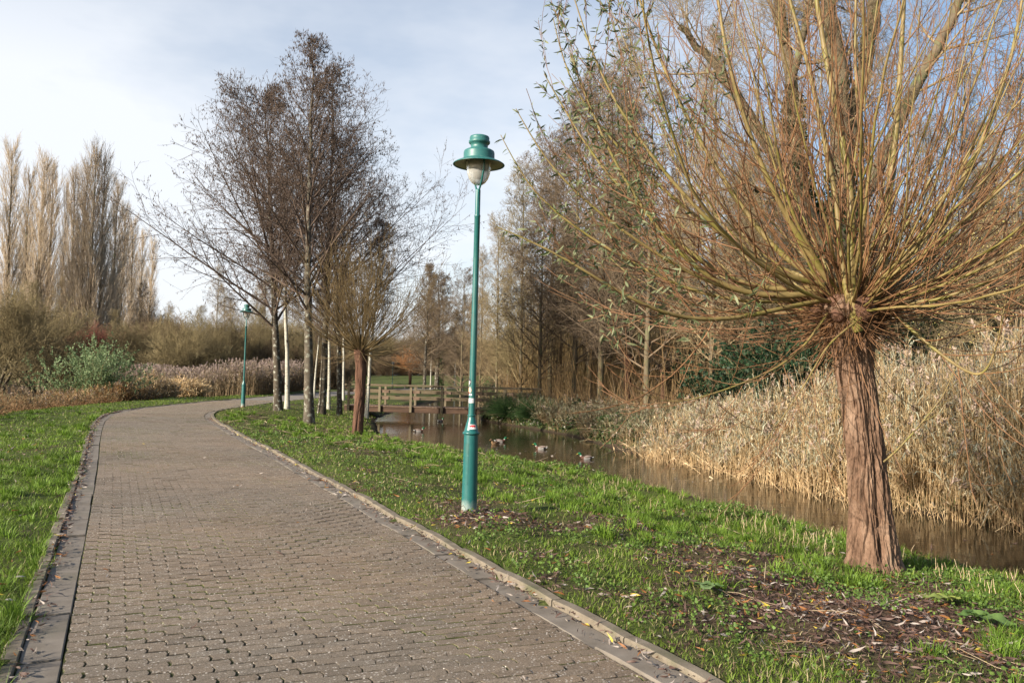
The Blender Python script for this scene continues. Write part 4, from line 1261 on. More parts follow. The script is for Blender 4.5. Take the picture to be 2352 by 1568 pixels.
# the big forked tree behind the near willow
def big_tree():
    t = thing('big_tree', 'huge old forked tree with ivy on its limbs, behind the near pollard willow', 'tree')
    Y = 27
    base = at_y(1925, 905, Y); base[2] = gz(base[0], base[1]) - .1
    t.location = tuple(base)
    def pt(x, y, dy=0): return at_y(x, y, Y + dy) - base
    rng = np.random.default_rng(55)
    tg = Geo()
    P = np.array([pt(1928, 1000), pt(1927, 900), pt(1925, 780), pt(1922, 660), pt(1920, 560), pt(1925, 470)])
    P = np.stack([np.interp(np.linspace(0, 5, 24), range(6), P[:, j]) for j in range(3)], 1)
    tube(tg, P, np.linspace(.62, .40, 24), 18)
    V = tg.v[0]; C = np.repeat(P, 18, 0)
    tg.v[0] = C + (V - C) * (1 + .25 * (fbm(V * [2, 2, .7], 3) - .5))[:, None]
    tg.obj('trunk', B_WOOD, t)
    limbs = [
        ([(1925, 500), (1935, 330), (1928, 180), (1905, 40), (1890, -120)], .36, .22),
        ([(1928, 480), (1950, 300), (1985, 160), (2010, 20), (2030, -130)], .30, .18),
        ([(1920, 620), (1850, 470), (1760, 330), (1690, 215), (1620, 120), (1560, 60)], .26, .09),
        ([(1922, 700), (1870, 560), (1830, 360), (1815, 180), (1800, 60), (1770, -120)], .27, .17),
        ([(1930, 560), (2010, 400), (2075, 260), (2130, 150), (2190, 40), (2240, -60)], .24, .12),
        ([(1815, 200), (1850, 60), (1880, -100)], .14, .10),
        ([(1850, 470), (1760, 440), (1690, 430)], .09, .04),
    ]
    bg = Geo(); LPs, LRs = [], []
    for k, (pts, a, b) in enumerate(limbs):
        dy = (0, .4, -1.2, 1.2, -.6, 1.4, -1.2)[k]
        Q = np.array([pt(x, y, dy * min(1, i / 2)) for i, (x, y) in enumerate(pts)])
        u = np.linspace(0, len(pts) - 1, 22)
        Q = np.stack([np.interp(u, range(len(pts)), Q[:, j]) for j in range(3)], 1)
        for _ in range(3): Q[1:-1] = (Q[:-2] + 2 * Q[1:-1] + Q[2:]) / 4
        Q[1:-1] += rng.normal(0, .03, (20, 3))
        R = np.linspace(a, b, 22)
        LPs.append(Q); LRs.append(R)
    LPs, LRs = np.array(LPs), np.array(LRs)
    tube(bg, LPs, LRs, 12)
    bg.obj('limbs', B_WOOD, t)
    cg = Geo()
    P1, R1 = branch(LPs, LRs, 13, (.15, 1.), .8, lambda t, pl: 3.2 * (1.1 - .4 * t) + 0 * pl, .3, .007, 9, .5, .05, rng, rmax=.05)
    tube(cg, P1, R1, 6)
    P2, R2 = branch(P1, R1, 11, (.2, .98), .7, lambda t, pl: pl * .42 * (1.1 - .5 * t) + .2, .5, .005, 6, .1, .07, rng)
    tube(cg, P2, R2, 4)
    P3, R3 = branch(P2, R2, 6, (.15, 1.), .65, lambda t, pl: pl * .5 + .1, .6, .0042, 4, 0, .08, rng)
    tube(cg, P3, R3, 3)
    P4, R4 = branch(P3, R3, 2, (.15, 1.), .65, lambda t, pl: pl * .6 + .1, .7, .004, 3, -.1, .08, rng)
    tube(cg, P4, R4, 3)
    cg.obj('crown', T_TAN, t)
    ig = Geo()
    for k, t0, t1, n in ((3, .0, .55, 2600), (0, .0, .18, 500)):
        tt = rng.uniform(t0, t1, (1, n)) ** 1.0
        p, _ = interp_poly(LPs[k:k + 1], tt); p = p[0]
        a = rng.random(n) * TAU; rr = np.interp(tt[0], np.linspace(0, 1, 22), LRs[k]) + rng.uniform(0, .16, n)
        off = np.stack([np.cos(a) * rr, np.sin(a) * rr, rng.normal(0, .08, n)], 1)
        w = rng.random((n, 1))
        leaves(ig, p + off, off + rng.normal(0, .15, off.shape) - [0, 0, .1], .12, .42, np.array([.018, .036, .012]) * (1 - w) + np.array([.05, .085, .025]) * w, rng)
    P_, _ = interp_poly(np.array([P]), rng.uniform(.2, 1, (1, 3400))); p = P_[0]
    a = rng.random(3400) * TAU
    off = np.stack([np.cos(a), np.sin(a), 0 * a], 1) * rng.uniform(.45, .75, 3400)[:, None]
    w = rng.random((3400, 1))
    leaves(ig, p + off, off + rng.normal(0, .3, off.shape) - [0, 0, .2], .12, .42, np.array([.018, .036, .012]) * (1 - w) + np.array([.05, .085, .025]) * w, rng)
    ig.obj('ivy', M_LEAF, t)
big_tree()
# tree at the right edge still holding small yellow leaves
yl = alder('yellow_leaved_tree', 207, 12.5, .13, 'tree with a few small pale yellow leaves left, at the right edge', B_WOOD, T_TAN, n1=44, spread=4.0, low=.12, l4=3, bud=0, a0=1.2, a1=.6, thin=1.4)
p = at_y(2330, 905, 27); yl.location = (p[0], p[1], gz(p[0], p[1]))
rg = np.random.default_rng(9)
n = 5200
cr = rg.normal(0, 1, (n, 3)); cr = norm(cr) * (rg.random((n, 1)) ** .45) * [3.6, 3.6, 5.2] + [0, 0, 6.6]
g = Geo(); w = rg.random((n, 1))
leaves(g, cr, rg.normal(0, 1, (n, 3)) - [0, 0, .6], .055, .3, np.array([.38, .30, .07]) * (1 - w) + np.array([.55, .50, .22]) * w, rg)
g.obj('leaves', M_LEAF, yl)

# ---------------------------------------------------------------- poplars on the left skyline
def poplar(seed, H):
    rng = np.random.default_rng(seed)
    t = thing('poplar_tree', 'tall narrow poplar', 'tree')
    tg, TP, TR = trunk_geo(H, .24, .02, rng, wob=.006)
    tg.obj('trunk', B_WOOD, t)
    cg = Geo()
    P1, R1 = branch(TP, TR, 105, (.05, .97), .30, lambda t, pl: H * .19 * (1.05 - t) ** .5 + .6, .3, .015, 9, .55, .02, rng, rmax=.05, asd=.08)
    tube(cg, P1, R1, 4)
    P2, R2 = branch(P1, R1, 9, (.12, .98), .24, lambda t, pl: pl * .36 + .3, .6, .011, 6, .4, .03, rng, asd=.08)
    tube(cg, P2, R2, 3)
    P3, R3 = branch(P2, R2, 4, (.1, 1.), .26, lambda t, pl: pl * .45 + .2, .7, .0075, 4, .3, .04, rng)
    tube(cg, P3, R3, 3)
    cg.obj('crown', T_POPLAR, t)
    return t
GP = 'tall bare poplars on the left skyline'
pa, pb2 = poplar(301, 24.5), poplar(302, 24.5)
pops = [(17, 341, 86, 'pale poplar cut by the left edge of the picture'), (58, 400, 98, 'poplar just right of the edge poplar, a little shorter'), (82, 368, 90, 'poplar with a pointed top, third along the skyline'), (106, 388, 93, 'poplar with a rounded top beside the gap in the row'),
        (160, 400, 96, 'poplar on the left flank of the tallest clump'), (184, 378, 92, 'poplar close left of the tallest poplar'), (208, 346, 90, 'tallest poplar of the skyline clump'), (231, 366, 91, 'poplar close right of the tallest poplar'), (254, 425, 96, 'poplar on the right flank of the tallest clump'),
        (275, 480, 108, 'lower poplar stepping down right of the clump'), (303, 512, 118, 'pale low poplar right of the clump'), (325, 540, 130, 'small pale poplar left of the last one'), (345, 556, 138, 'small far poplar at the right end of the row, behind the alder twigs'), (140, 430, 100, 'thin poplar standing in the gap of the row')]
for i, (x, y, Y, lab) in enumerate(pops):
    b = at_y(x - 8, 860, Y); top = at_y(x, y, Y)
    h = top[2] + .5
    sc = h / 24.5
    src = (pa, pb2)[i % 2]
    loc = (b[0], Y, -.5)
    if i < 2:
        src.location = loc; src.scale = (sc * 1.05, sc * 1.05, sc); src.rotation_euler = (0, 0, i * 1.3); src['label'] = lab; src['group'] = GP
    else:
        dup(src, loc, i * 1.9, (sc * (1.05 if i != 13 else .6), sc * (1.05 if i != 13 else .6), sc), lab, GP)

# ---------------------------------------------------------------- round scrub trees and thickets
T_THICK = noise_mat('thicket_twigs', (.12, .082, .048), (.21, .15, .09), 1.0, .9)
def scrub(name, seed, H, W, label, bark, twig, stems=5, r0=.09, th=.5, thin=2., up=.3, spread=.6, cat='tree'):
    """multi-stemmed bushy tree"""
    rng = np.random.default_rng(seed)
    t = thing(name, label, cat)
    g = Geo()
    az = np.arange(stems) / stems * TAU + rng.random(stems)
    el = rng.uniform(spread * .4, spread, stems)
    d = np.stack([np.cos(az) * np.sin(el), np.sin(az) * np.sin(el), np.cos(el)], 1)
    p0 = np.stack([np.cos(az) * r0 * .8, np.sin(az) * r0 * .8, 0 * az - .15], 1)
    P0, R0 = run(p0, d, np.full(stems, H * .72) * rng.uniform(.8, 1.15, stems), np.full(stems, r0), np.full(stems, .02), 12, .25, .06, rng)
    tube(g, P0, R0, 8)
    g.obj('trunk', bark, t)
    cg = Geo()
    P1, R1 = branch(P0, R0, 14, (th * .5, 1.), .8, lambda t, pl: W * .48 * (1.1 - .4 * t) + 0 * pl, .5, .01, 8, up, .07, rng, rmax=.05)
    tube(cg, P1, R1, 5)
    P2, R2 = branch(P1, R1, 9, (.15, 1.), .6, lambda t, pl: pl * .45, .5, .006 * thin, 6, up, .07, rng)
    tube(cg, P2, R2, 3)
    P3, R3 = branch(P2, R2, 6, (.1, 1.), .6, lambda t, pl: pl * .5 + .1, .7, .004 * thin, 4, up * .6, .07, rng)
    tube(cg, P3, R3, 3)
    P4, R4 = branch(P3, R3, 2, (.1, 1.), .6, lambda t, pl: pl * .6 + .1, .7, .0035 * thin, 3, .1, .07, rng)
    tube(cg, P4, R4, 3)
    cg.obj('crown', twig, t)
    return t
s1 = scrub('scrub_tree', 401, 7.2, 5.5, 'crooked round crowned olive tree beside the second footbridge', B_WOOD, T_OLIVE, stems=2, r0=.2, spread=.35)
put(s1, 316, 872, 74)
s2 = scrub('scrub_tree', 402, 6.5, 6, 'many stemmed leaning scrub tree behind the purple reed bed', B_WOOD, T_OLIVE, stems=7, r0=.08, spread=.75)
put(s2, 425, 870, 72)
s3 = scrub('scrub_tree', 403, 8, 7.5, 'large dark scrub tree at the left edge of the pond', B_WOOD, T_OLIVE, stems=5, r0=.16, spread=.7)
put(s3, -10, 880, 58)
s4 = scrub('scrub_tree', 404, 5.2, 6, 'red stemmed dogwood thicket behind the green willow bush', B_WOOD, T_RED, stems=16, r0=.05, spread=.5, up=.6, cat='shrub')
put(s4, 200, 868, 80)
GS = 'scrub trees and thickets closing the view at left'
for (x, Y, s, src, lab) in ((90, 70, .95, s3, 'dark scrub tree behind the pond, right of the one at the left edge'), (150, 78, .8, s2, 'low scrub tree left of the dogwood thicket'), (265, 84, 1.0, s4, 'red stemmed thicket left of the crooked olive tree'), (130, 84, .95, s4, 'red stemmed thicket behind the pond'),
                          (375, 84, 1.0, s2, 'scrub tree between the crooked olive tree and the leaning one'), (500, 80, 1.1, s1, 'round olive tree behind the reed bed, left of the second lamp'), (560, 86, 1.05, s2, 'scrub tree behind the second lamp post'), (610, 92, 1.1, s3, 'scrub tree behind the leftmost alder trunk'),
                          (680, 86, .95, s2, 'scrub tree behind the tallest alder trunk'), (740, 95, 1.1, s3, 'scrub tree seen between the alder trunks'), (40, 92, 1.1, s2, 'scrub tree far behind the left edge of the pond'), (800, 104, 1.1, s1, 'round olive tree behind the mid pollard willow')):
    p = at_y(x, 870, Y)
    dup(src, (p[0], Y, gz(p[0], Y) - .1), x * .37, s, lab, GS)
for (x, Y, s, src, lab) in ((62, 72, .78, k3, 'slim olive tree rising behind the pond scrub at left'), (118, 76, .70, k2, 'thin tan tree left of the green willow bush, behind it'), (262, 76, .62, k3, 'slim olive tree between the willow bush and the crooked tree'),
                          (385, 74, .55, k2, 'thin tan tree right of the crooked olive tree'), (455, 78, .68, k3, 'olive tree above the purple grey reed bed'), (528, 80, .60, k2, 'thin tan tree left of the second lamp post'), (592, 84, .72, k3, 'olive tree between second lamp post and leftmost alder')):
    p = at_y(x, 870, Y); dup(src, (p[0], Y, gz(p[0], Y) - .1), x * .9, s, lab, 'slim trees rising from the scrub at left')
# trees round the lawn
l1 = alder('lawn_tree', 501, 13.5, .30, 'dark layered tree on the lawn right of the far pollard willow', B_ALDER, T_BROWN, n1=46, spread=6.2, low=.2, l4=3, bud=9000, a0=1.45, a1=.7, upb=.1, thin=3)
put(l1, 1003, 886, 98)
l2 = dup(l1, foot(975, 884, 92), 2.0, (.62, .62, 1.02), 'tall layered alder with a pointed top behind the far pollard willow')
GB = 'pale birches on the lawn beyond the footbridge'
for (x, y, Y, s, lab) in ((989, 886, 96, .95, 'lawn birch left of the dark layered tree'), (1045, 884, 120, 1.0, 'lawn birch leaning beside a small far lamp'), (1062, 887, 100, 1.05, 'lawn birch midway between dark tree and near lamp post'), (1078, 886, 104, 1.0, 'lawn birch just left of the near lamp post')):
    dup(k4, foot(x, y, Y), x * .7, s, lab, GB)
o = dup(k2, foot(1013, 876, 130), 1.0, 1.1, 'ivy green trunked tree on the lawn behind the dark layered tree', 'trees round the lawn')
g = Geo(); n = 2600; a = rg.random(n) * TAU; z = rg.uniform(0, 5.5, n)
off = np.stack([np.cos(a), np.sin(a), 0 * a], 1) * (rg.uniform(.15, .36, n))[:, None]
w = rg.random((n, 1))
leaves(g, off + np.stack([0 * z, 0 * z, z], 1), off + rg.normal(0, .2, off.shape), .16, .45, np.array([.025, .05, .015]) * (1 - w) + np.array([.06, .11, .03]) * w, rg)
g.obj('ivy', M_LEAF, o)
# far tree belt
s5 = scrub('thicket', 405, 4.6, 6.0, 'low brown thicket across the stream behind the ivy bank', B_WOOD, T_THICK, stems=14, r0=.05, spread=.8, th=.1, cat='shrub')
put(s5, 1290, 905, 60)
tk = np.random.default_rng(29)
for (x, y) in [(xx + tk.uniform(-1, 1), yy + tk.uniform(-1.5, 1.5)) for yy, a_, b_ in ((57, 6, 30), (66, 3, 36), (76, 2, 44)) for xx in np.arange(a_, b_, 3.6)]:
    s = tk.uniform(.6, .95); dup(s5, (x, y, gz(x, y) - .05), tk.random() * TAU, (s, s, s * tk.uniform(.8, 1.1)), 'brown thicket filling the floor of the wood across the stream', 'thickets on the floor of the wood')
for (x, y) in [(xx + tk.uniform(-1, 1), 176 + tk.uniform(-1.5, 1.5)) for xx in np.arange(-56, 22, 3.4)]:
    s = tk.uniform(.7, 1.0); dup(s5, (x, y, gz(x, y) - .3), tk.random() * TAU, (s * 1.3, s * 1.3, s), 'low brown thicket along the top of the far lawn', 'thickets along the top of the far lawn')
for (x, y) in [(xx + tk.uniform(-1, 1), yy + tk.uniform(-2, 2)) for yy, a_, b_ in ((98, -46, -20), (86, -44, -20)) for xx in np.arange(a_, b_, 3.8)]:
    s = tk.uniform(.9, 1.5); dup(s5, (x, y, gz(x, y) - .1), tk.random() * TAU, (s, s, s * tk.uniform(.9, 1.2)), 'brown thicket behind the purple grey reed bed', 'thickets behind the reed bed')
GH = 'brown thicket trees closing the view beyond the stream'
hr_ = np.random.default_rng(23)
hedge = [(x + hr_.uniform(-1.2, 1.2), y + hr_.uniform(-2, 2)) for y, x0, x1, st in ((182, -62, 24, 4.2), (190, -70, 40, 4.6), (112, -60, -38, 4.2), (100, 4, 40, 4.2), (118, 4, 60, 4.6)) for x in np.arange(x0, x1, st)]
scatter_trees(hedge, [s5, s2, s3], ['brown round thicket tree in the hedge line beyond the lawn', 'brown many stemmed thicket tree in the hedge line beyond the lawn', 'brown spreading thicket tree in the hedge line beyond the lawn'], GH, hr_, .95, 1.35)
br = np.random.default_rng(17)
belt = [(x + br.uniform(-2, 2), y + br.uniform(-3, 3)) for y, x0, x1, st in ((118, -80, -42, 5.5), (150, -80, -46, 6.5), (178, -60, 50, 6), (196, -90, 90, 7), (112, 8, 70, 6), (135, 12, 80, 6.5)) for x in np.arange(x0, x1, st)]
belt = [b for b in belt if not (125 < b[1] < 172 and -24 < b[0] < 6)]
scatter_trees(belt, [k1, k2, s1, s2], ['far bare brown tree in the belt closing the view', 'far bare tan tree in the belt closing the view', 'far bare round tree in the belt closing the view', 'far bare scrub tree in the belt closing the view'], 'far tree belt beyond the lawn', br, 1.0, 1.4)
# ================================================================ grass, weeds, litter
def blades(geo, p, h, w, az, lean, col, rng):
    n = len(p)
    sd = np.stack([np.cos(az), np.sin(az), 0 * az], 1) * (w * .5)[:, None]
    la = az + math.pi / 2 + rng.normal(0, .5, n)
    fw = np.stack([np.cos(la), np.sin(la), 0 * la], 1) * (h * lean)[:, None]
    up = np.array([0, 0, 1.]) * (h * np.sqrt(np.clip(1 - lean ** 2 * .6, .15, 1)))[:, None]
    V = np.stack([p - sd, p + sd, p + fw * .30 + up * .55 - sd * .8, p + fw * .30 + up * .55 + sd * .8, p + fw + up], 1)
    i = np.arange(n * 5).reshape(n, 5)
    geo.add(V.reshape(-1, 3), i[:, [0, 1, 3, 2]], i[:, [2, 3, 4]], col=np.repeat(col, 5, 0))

def lerp(a, b, w): return np.array(a)[None] * (1 - w) + np.array(b)[None] * w

def view_pts(n, y0, y1, rng, pw=1.5, x0=-.72, x1=.72):
    """points over the ground in view, denser near the camera"""
    u = rng.random(n)
    k = 2 - pw
    y = (y0 ** k + u * (y1 ** k - y0 ** k)) ** (1 / k)
    x = rng.uniform(x0, x1, n) * (y + .8)
    return x, y

M_GRASS = attr_mat('grass_blades', .6, .3, .15, 1.5, spec=.3)
rng = np.random.default_rng(5)
def on_bank(x, y):
    pd, nd = path_d(x, y), near_d(x, y)
    ok_r = (pd > EDGE - .015 + .05 * (vnoise(np.stack([x * 3, y * 3], 1)) - .3)) & ((nd > -.45) | (y > 104))
    ok_l = (pd < -EDGE + .05 + .10 * (vnoise(np.stack([x * 4, y * 4], 1)) - .35))
    return ok_r, ok_l

# lawn blades on both sides of the path
g = Geo()
x, y = view_pts(560000, 2.6, 60, rng, 1.62)
r_, l_ = on_bank(x, y)
lit = litter(x, y)
clump = n2(x, y, 2.2, 3)
keep = (r_ & (rng.random(len(x)) > lit * 1.15) & (rng.random(len(x)) < .35 + 1.3 * (clump - .2))) | (l_ & (rng.random(len(x)) < .5 + 1.2 * (clump - .25)) & (path_d(x, y) > -EDGE - 8.5))
x, y, clump, r_ = x[keep], y[keep], clump[keep], r_[keep]
z = ground(x, y)
n = len(x)
nd = near_d(x, y)
tall = np.where(r_, .35 + .55 * sstep(3.2, .2, nd), .45) * (.5 + 1.1 * clump)
h = rng.gamma(6, 1 / 6, n) * .088 * tall * np.where(r_ & (nd < .7), .75, 1) + .016
h = np.where(z < WATER + .05, h * .3, h)
w = .0032 * (1 + y / 6.5) * rng.uniform(.7, 1.4, n)
tone = n2(x, y, .7, 3)[:, None] * .9 + rng.random((n, 1)) * .45 - .2
col = lerp((.070, .118, .012), (.195, .285, .032), np.clip(tone, 0, 1))
dry = rng.random(n) < np.where(r_, .16 + .10 * sstep(.45, .65, n2(x + 5, y, .4, 2)), .05)
col[dry] = lerp((.30, .24, .12), (.42, .36, .2), rng.random((dry.sum(), 1)))
blades(g, np.stack([x, y, z - .01], 1), h, w, rng.random(n) * TAU, rng.uniform(.35, 1.15, n), col, rng)
# ragged longer tufts
tx, ty = view_pts(4200, 3.2, 32, rng, 1.4)
r_, l_ = on_bank(tx, ty)
k = (r_ & (near_d(tx, ty) < 3.5 + 2 * n2(tx, ty, .5)) & (litter(tx, ty) < .5)) | (l_ & (rng.random(len(tx)) < .35) & (path_d(tx, ty) > -EDGE - 5))
tx, ty = tx[k], ty[k]
m = 50
bx = (tx[:, None] + rng.normal(0, .045, (len(tx), m))).ravel(); by = (ty[:, None] + rng.normal(0, .045, (len(tx), m))).ravel()
n = len(bx)
hh = np.repeat(rng.uniform(.07, .19, len(tx)), m) * rng.uniform(.5, 1.15, n)
w = .004 * (1 + by / 8) * rng.uniform(.7, 1.3, n)
col = lerp((.060, .115, .012), (.18, .29, .035), np.clip(np.repeat(rng.random(len(tx)), m)[:, None] * .7 + rng.random((n, 1)) * .4, 0, 1))
az = np.arctan2(by - np.repeat(ty, m), bx - np.repeat(tx, m)) - math.pi / 2
blades(g, np.stack([bx, by, ground(bx, by) - .01], 1), hh, w, az + rng.normal(0, .6, n), rng.uniform(.2, .95, n), col, rng)
# wild strip of grass on the far bank and the lawns beyond
x, y = rng.uniform(-30, 40, 90000), 26 + rng.random(90000) ** 1.6 * 120
keep = ((far_d(x, y) > .1) | (y > 103)) & (np.abs(x) < y * .7)
x, y = x[keep], y[keep]; n = len(x); z = ground(x, y)
col = lerp((.045, .075, .015), (.12, .20, .035), rng.random((n, 1)))
br_ = n2(x, y, .25, 2)[:, None] > .52
near_ = (y < 62)[:, None]
col = np.where(br_ & near_, lerp((.14, .11, .055), (.26, .21, .11), rng.random((n, 1))), col)
blades(g, np.stack([x, y, z], 1), rng.uniform(.05, .22, n) * np.where(y < 62, 1, .6), .006 * (1 + y / 14), rng.random(n) * TAU, rng.uniform(.2, .9, n), col, rng)
# lawn left of the path beyond the bend
tag(g.obj('grass', M_GRASS), 'bright green grass blades on both verges and the lawns', 'grass', kind='stuff')

# low broad-leaved weeds along the stream crest and among the grass
g = Geo()
x, y = view_pts(27000, 3.6, 30, rng, 1.3, -.5, .72)
nd = near_d(x, y); r_, l_ = on_bank(x, y)
patchy = n2(x + 3, y + 8, 1.15, 3)
keep = r_ & (rng.random(len(x)) < sstep(.50, .60, patchy) * (.35 + .65 * sstep(3.4, .6, nd)) * sstep(27, 19, y) + .02) & (nd > -.4)
x, y, patchy = x[keep], y[keep], patchy[keep]
per = 7
n = len(x) * per
bx = (x[:, None] + rng.normal(0, .05, (len(x), per))).ravel(); by = (y[:, None] + rng.normal(0, .05, (len(x), per))).ravel()
hz = np.repeat(rng.uniform(.015, .11, len(x)) * (patchy * 1.6), per) * rng.uniform(.35, 1.1, n)
p = np.stack([bx, by, ground(bx, by) + hz], 1)
a = rng.random(n) * TAU
d = np.stack([np.cos(a), np.sin(a), rng.normal(.05, .35, n)], 1)
w = np.clip(np.repeat(rng.random(len(x)), per)[:, None] * .6 + rng.random((n, 1)) * .4, 0, 1)
leaves(g, p, d, .021 * (1 + by / 20), .42, lerp((.050, .095, .018), (.150, .235, .052), w), rng, .15)
tag(g.obj('ground_cover', M_LEAF), 'low round leaved weeds spreading over the stream bank', 'weeds', kind='stuff')

# fallen leaves: narrow willow leaves on the bank, in the channel and a few on the path
g = Geo()
def strew(x, y, z, size, dark):
    n = len(x)
    a = rng.random(n) * TAU
    d = np.stack([np.cos(a), np.sin(a), rng.normal(.02, .16, n)], 1)
    k = rng.random(n)
    col = lerp((.075, .042, .034), (.16, .105, .085), rng.random((n, 1)))
    pale = k > dark + .08
    col[pale] = lerp((.22, .18, .155), (.44, .39, .35), rng.random((pale.sum(), 1)))
    rust = k < .12
    col[rust] = lerp((.22, .09, .035), (.30, .14, .05), rng.random((rust.sum(), 1)))
    yel = rng.random(n) < .02
    col[yel] = (.48, .38, .06)
    leaves(g, np.stack([x, y, z + rng.uniform(.006, .03, n)], 1), d, size * rng.choice([.7, 1, 1, 1.25], n), .10, col, rng, .45)
x, y = view_pts(105000, 3.0, 26, rng, 1.25, -.3, .72)
r_, _ = on_bank(x, y)
keep = r_ & (rng.random(len(x)) < litter(x, y) * .95 + .05)
x, y = x[keep], y[keep]
strew(x, y, ground(x, y), .064, .78)
S = rng.uniform(1, 30, 1500); T = HALF + rng.uniform(.0, 1, 1500) ** .45 * CHAN * np.where(rng.random(1500) < .8, 1, .6)
k = rng.random(1500) < np.clip(14 / (S + 6), .1, 1)
X, Y = path_pt(S[k], T[k]); strew(X, Y, path_z(S[k], T[k] * 0 + HALF) + .004, .06, .5)
S = rng.uniform(1, 34, 1500); T = -HALF - CHAN * (1 - rng.uniform(0, 1, 1500) ** 1.6 * .5) - .02
X, Y = path_pt(S, T); strew(X, Y, path_z(S, T * 0 - HALF) + .006, .055, .62)
S = rng.uniform(1, 22, 130); T = rng.uniform(-HALF, HALF, 130)
X, Y = path_pt(S, T); strew(X, Y, path_z(S, T), .05, .3)
y = rng.uniform(9, 42, 260); x = np.interp(y, SY, SN) + rng.random(260) * (np.interp(y, SY, SF) - np.interp(y, SY, SN))
k = near_d(x, y) < -.5; strew(x[k], y[k], np.full(k.sum(), WATER - .012), .07, .5)
x, y = view_pts(9000, 3.0, 30, rng, 1.3, -.72, 0)
_, l_ = on_bank(x, y)
pdl = -path_d(x, y) - EDGE
keep = l_ & (rng.random(len(x)) < .10 + .5 * np.exp(-((pdl - 1.1) / .5) ** 2) * sstep(.4, .6, n2(x, y, .8)))
x, y = x[keep], y[keep]; strew(x, y, ground(x, y) + .03, .07, .6)
tag(g.obj('fallen_leaves', M_LEAF), 'narrow brown and silvery fallen willow leaves on the bank and along the kerb', 'leaves', kind='stuff')

# dry sticks, cut reed stubble and straw on the bank
g = Geo()
M_STRAW = attr_mat('dry_straw', .8, .1, .2, 6)
def sticks(x, y, z, ln, r, el, col):
    n = len(x)
    a = rng.random(n) * TAU
    d = np.stack([np.cos(a) * np.cos(el), np.sin(a) * np.cos(el), np.sin(el)], 1)
    p = np.stack([x, y, z], 1)
    P = np.stack([p, p + d * (ln * .5)[:, None] + rng.normal(0, .012, (n, 3)), p + d * ln[:, None]], 1)
    R = np.repeat(r[:, None], 3, 1) * [1, .85, .6]
    tube(g, P, R, 4, col=np.repeat(col[:, None], 3, 1))
x, y = view_pts(5200, 3.2, 32, rng, 1.2, -.45, .72)
r_, _ = on_bank(x, y)
strawy = np.exp(-((y - 24) / 5) ** 2) * (near_d(x, y) < 4.5) + litter(x, y) * .22 + .10 * sstep(.5, .65, n2(x, y, .9))
keep = r_ & (rng.random(len(x)) < strawy)
x, y = x[keep], y[keep]; n = len(x)
sticks(x, y, ground(x, y) + .015, rng.uniform(.1, .5, n), rng.uniform(.0018, .0035, n) * (1 + y / 12), rng.normal(.08, .14, n), lerp((.17, .12, .075), (.46, .37, .24), rng.random((n, 1))))
x, y = view_pts(2600, 5, 18, rng, 1.2, .1, .72)
nd = near_d(x, y)
keep = (nd > -.2) & (nd < 1.7) & (n2(x, y, .8, 2) > .46) & (path_d(x, y) > EDGE)
x, y = x[keep], y[keep]; n = len(x)
sticks(x, y, ground(x, y), rng.uniform(.06, .2, n), rng.uniform(.003, .005, n), rng.normal(1.35, .2, n), lerp((.40, .30, .17), (.55, .44, .28), rng.random((n, 1))))
tag(g.obj('straw_litter', M_STRAW), 'dry straw, cut stubble and sticks lying on the stream bank', 'straw', kind='stuff')

# big lobed leaves near the right corner, each plant a thing
def rosette(loc, label, sizes, cols, rz):
    t = thing('broad_leaved_plant', label, 'plant', loc, rz, 'broad leaved plants in the verge')
    for k, (s, c, az, el) in enumerate(zip(sizes, cols, (.3, 2.2, 4.1, 5.3), (.25, .35, .5, .4))):
        U, Vv = np.meshgrid(np.linspace(0, 1, 15), np.linspace(-1, 1, 11), indexing='ij')
        wd = np.sin(np.clip(U * .96 + .04, 0, 1) * math.pi) ** .65 * .42 * (1 + .13 * np.sin(U * 34)) * s
        Xl = U * s - np.abs(Vv) * .13 * s * (1 - U); Yl = Vv * wd
        Zl = .05 * s * np.sin(U * 14) * np.abs(Vv) + .10 * s * np.abs(Vv) + U * s * math.tan(el) * .55 - .30 * s * U ** 2 + .02
        ca, sa = math.cos(az), math.sin(az)
        g = Geo()
        i = np.arange(U.size).reshape(U.shape)
        cc = np.array(c)[None] * (1 + .25 * (fbm(np.stack([Xl.ravel(), Yl.ravel()], 1) * 40, 2)[:, None] - .5) + .25 * (np.abs(Vv.ravel())[:, None] < .08))
        g.add(np.stack([Xl * ca - Yl * sa, Xl * sa + Yl * ca, Zl], -1).reshape(-1, 3), np.stack([i[:-1, :-1], i[1:, :-1], i[1:, 1:], i[:-1, 1:]], -1).reshape(-1, 4), col=cc)
        g.obj('leaf', M_LEAF, t)
def vloc(px_, py_):
    p = at_z(px_, py_, -.16); return (p[0], p[1], gz(p[0], p[1]) + .05)
rosette(vloc(2245, 1408), 'plant with the largest ragged green leaf, near the lower right corner', (.27, .20, .15), ((.13, .21, .06), (.09, .16, .045), (.10, .18, .05)), -1.0)
rosette(vloc(2170, 1372), 'plant with yellowing ragged leaves, left of the one with the largest leaf', (.22, .17), ((.24, .28, .07), (.19, .24, .07)), .4)
rosette(vloc(1630, 1390), 'small plant with pale leaves among the fallen leaves', (.16, .13, .11), ((.12, .19, .07), (.15, .22, .09), (.10, .17, .05)), 1.9)

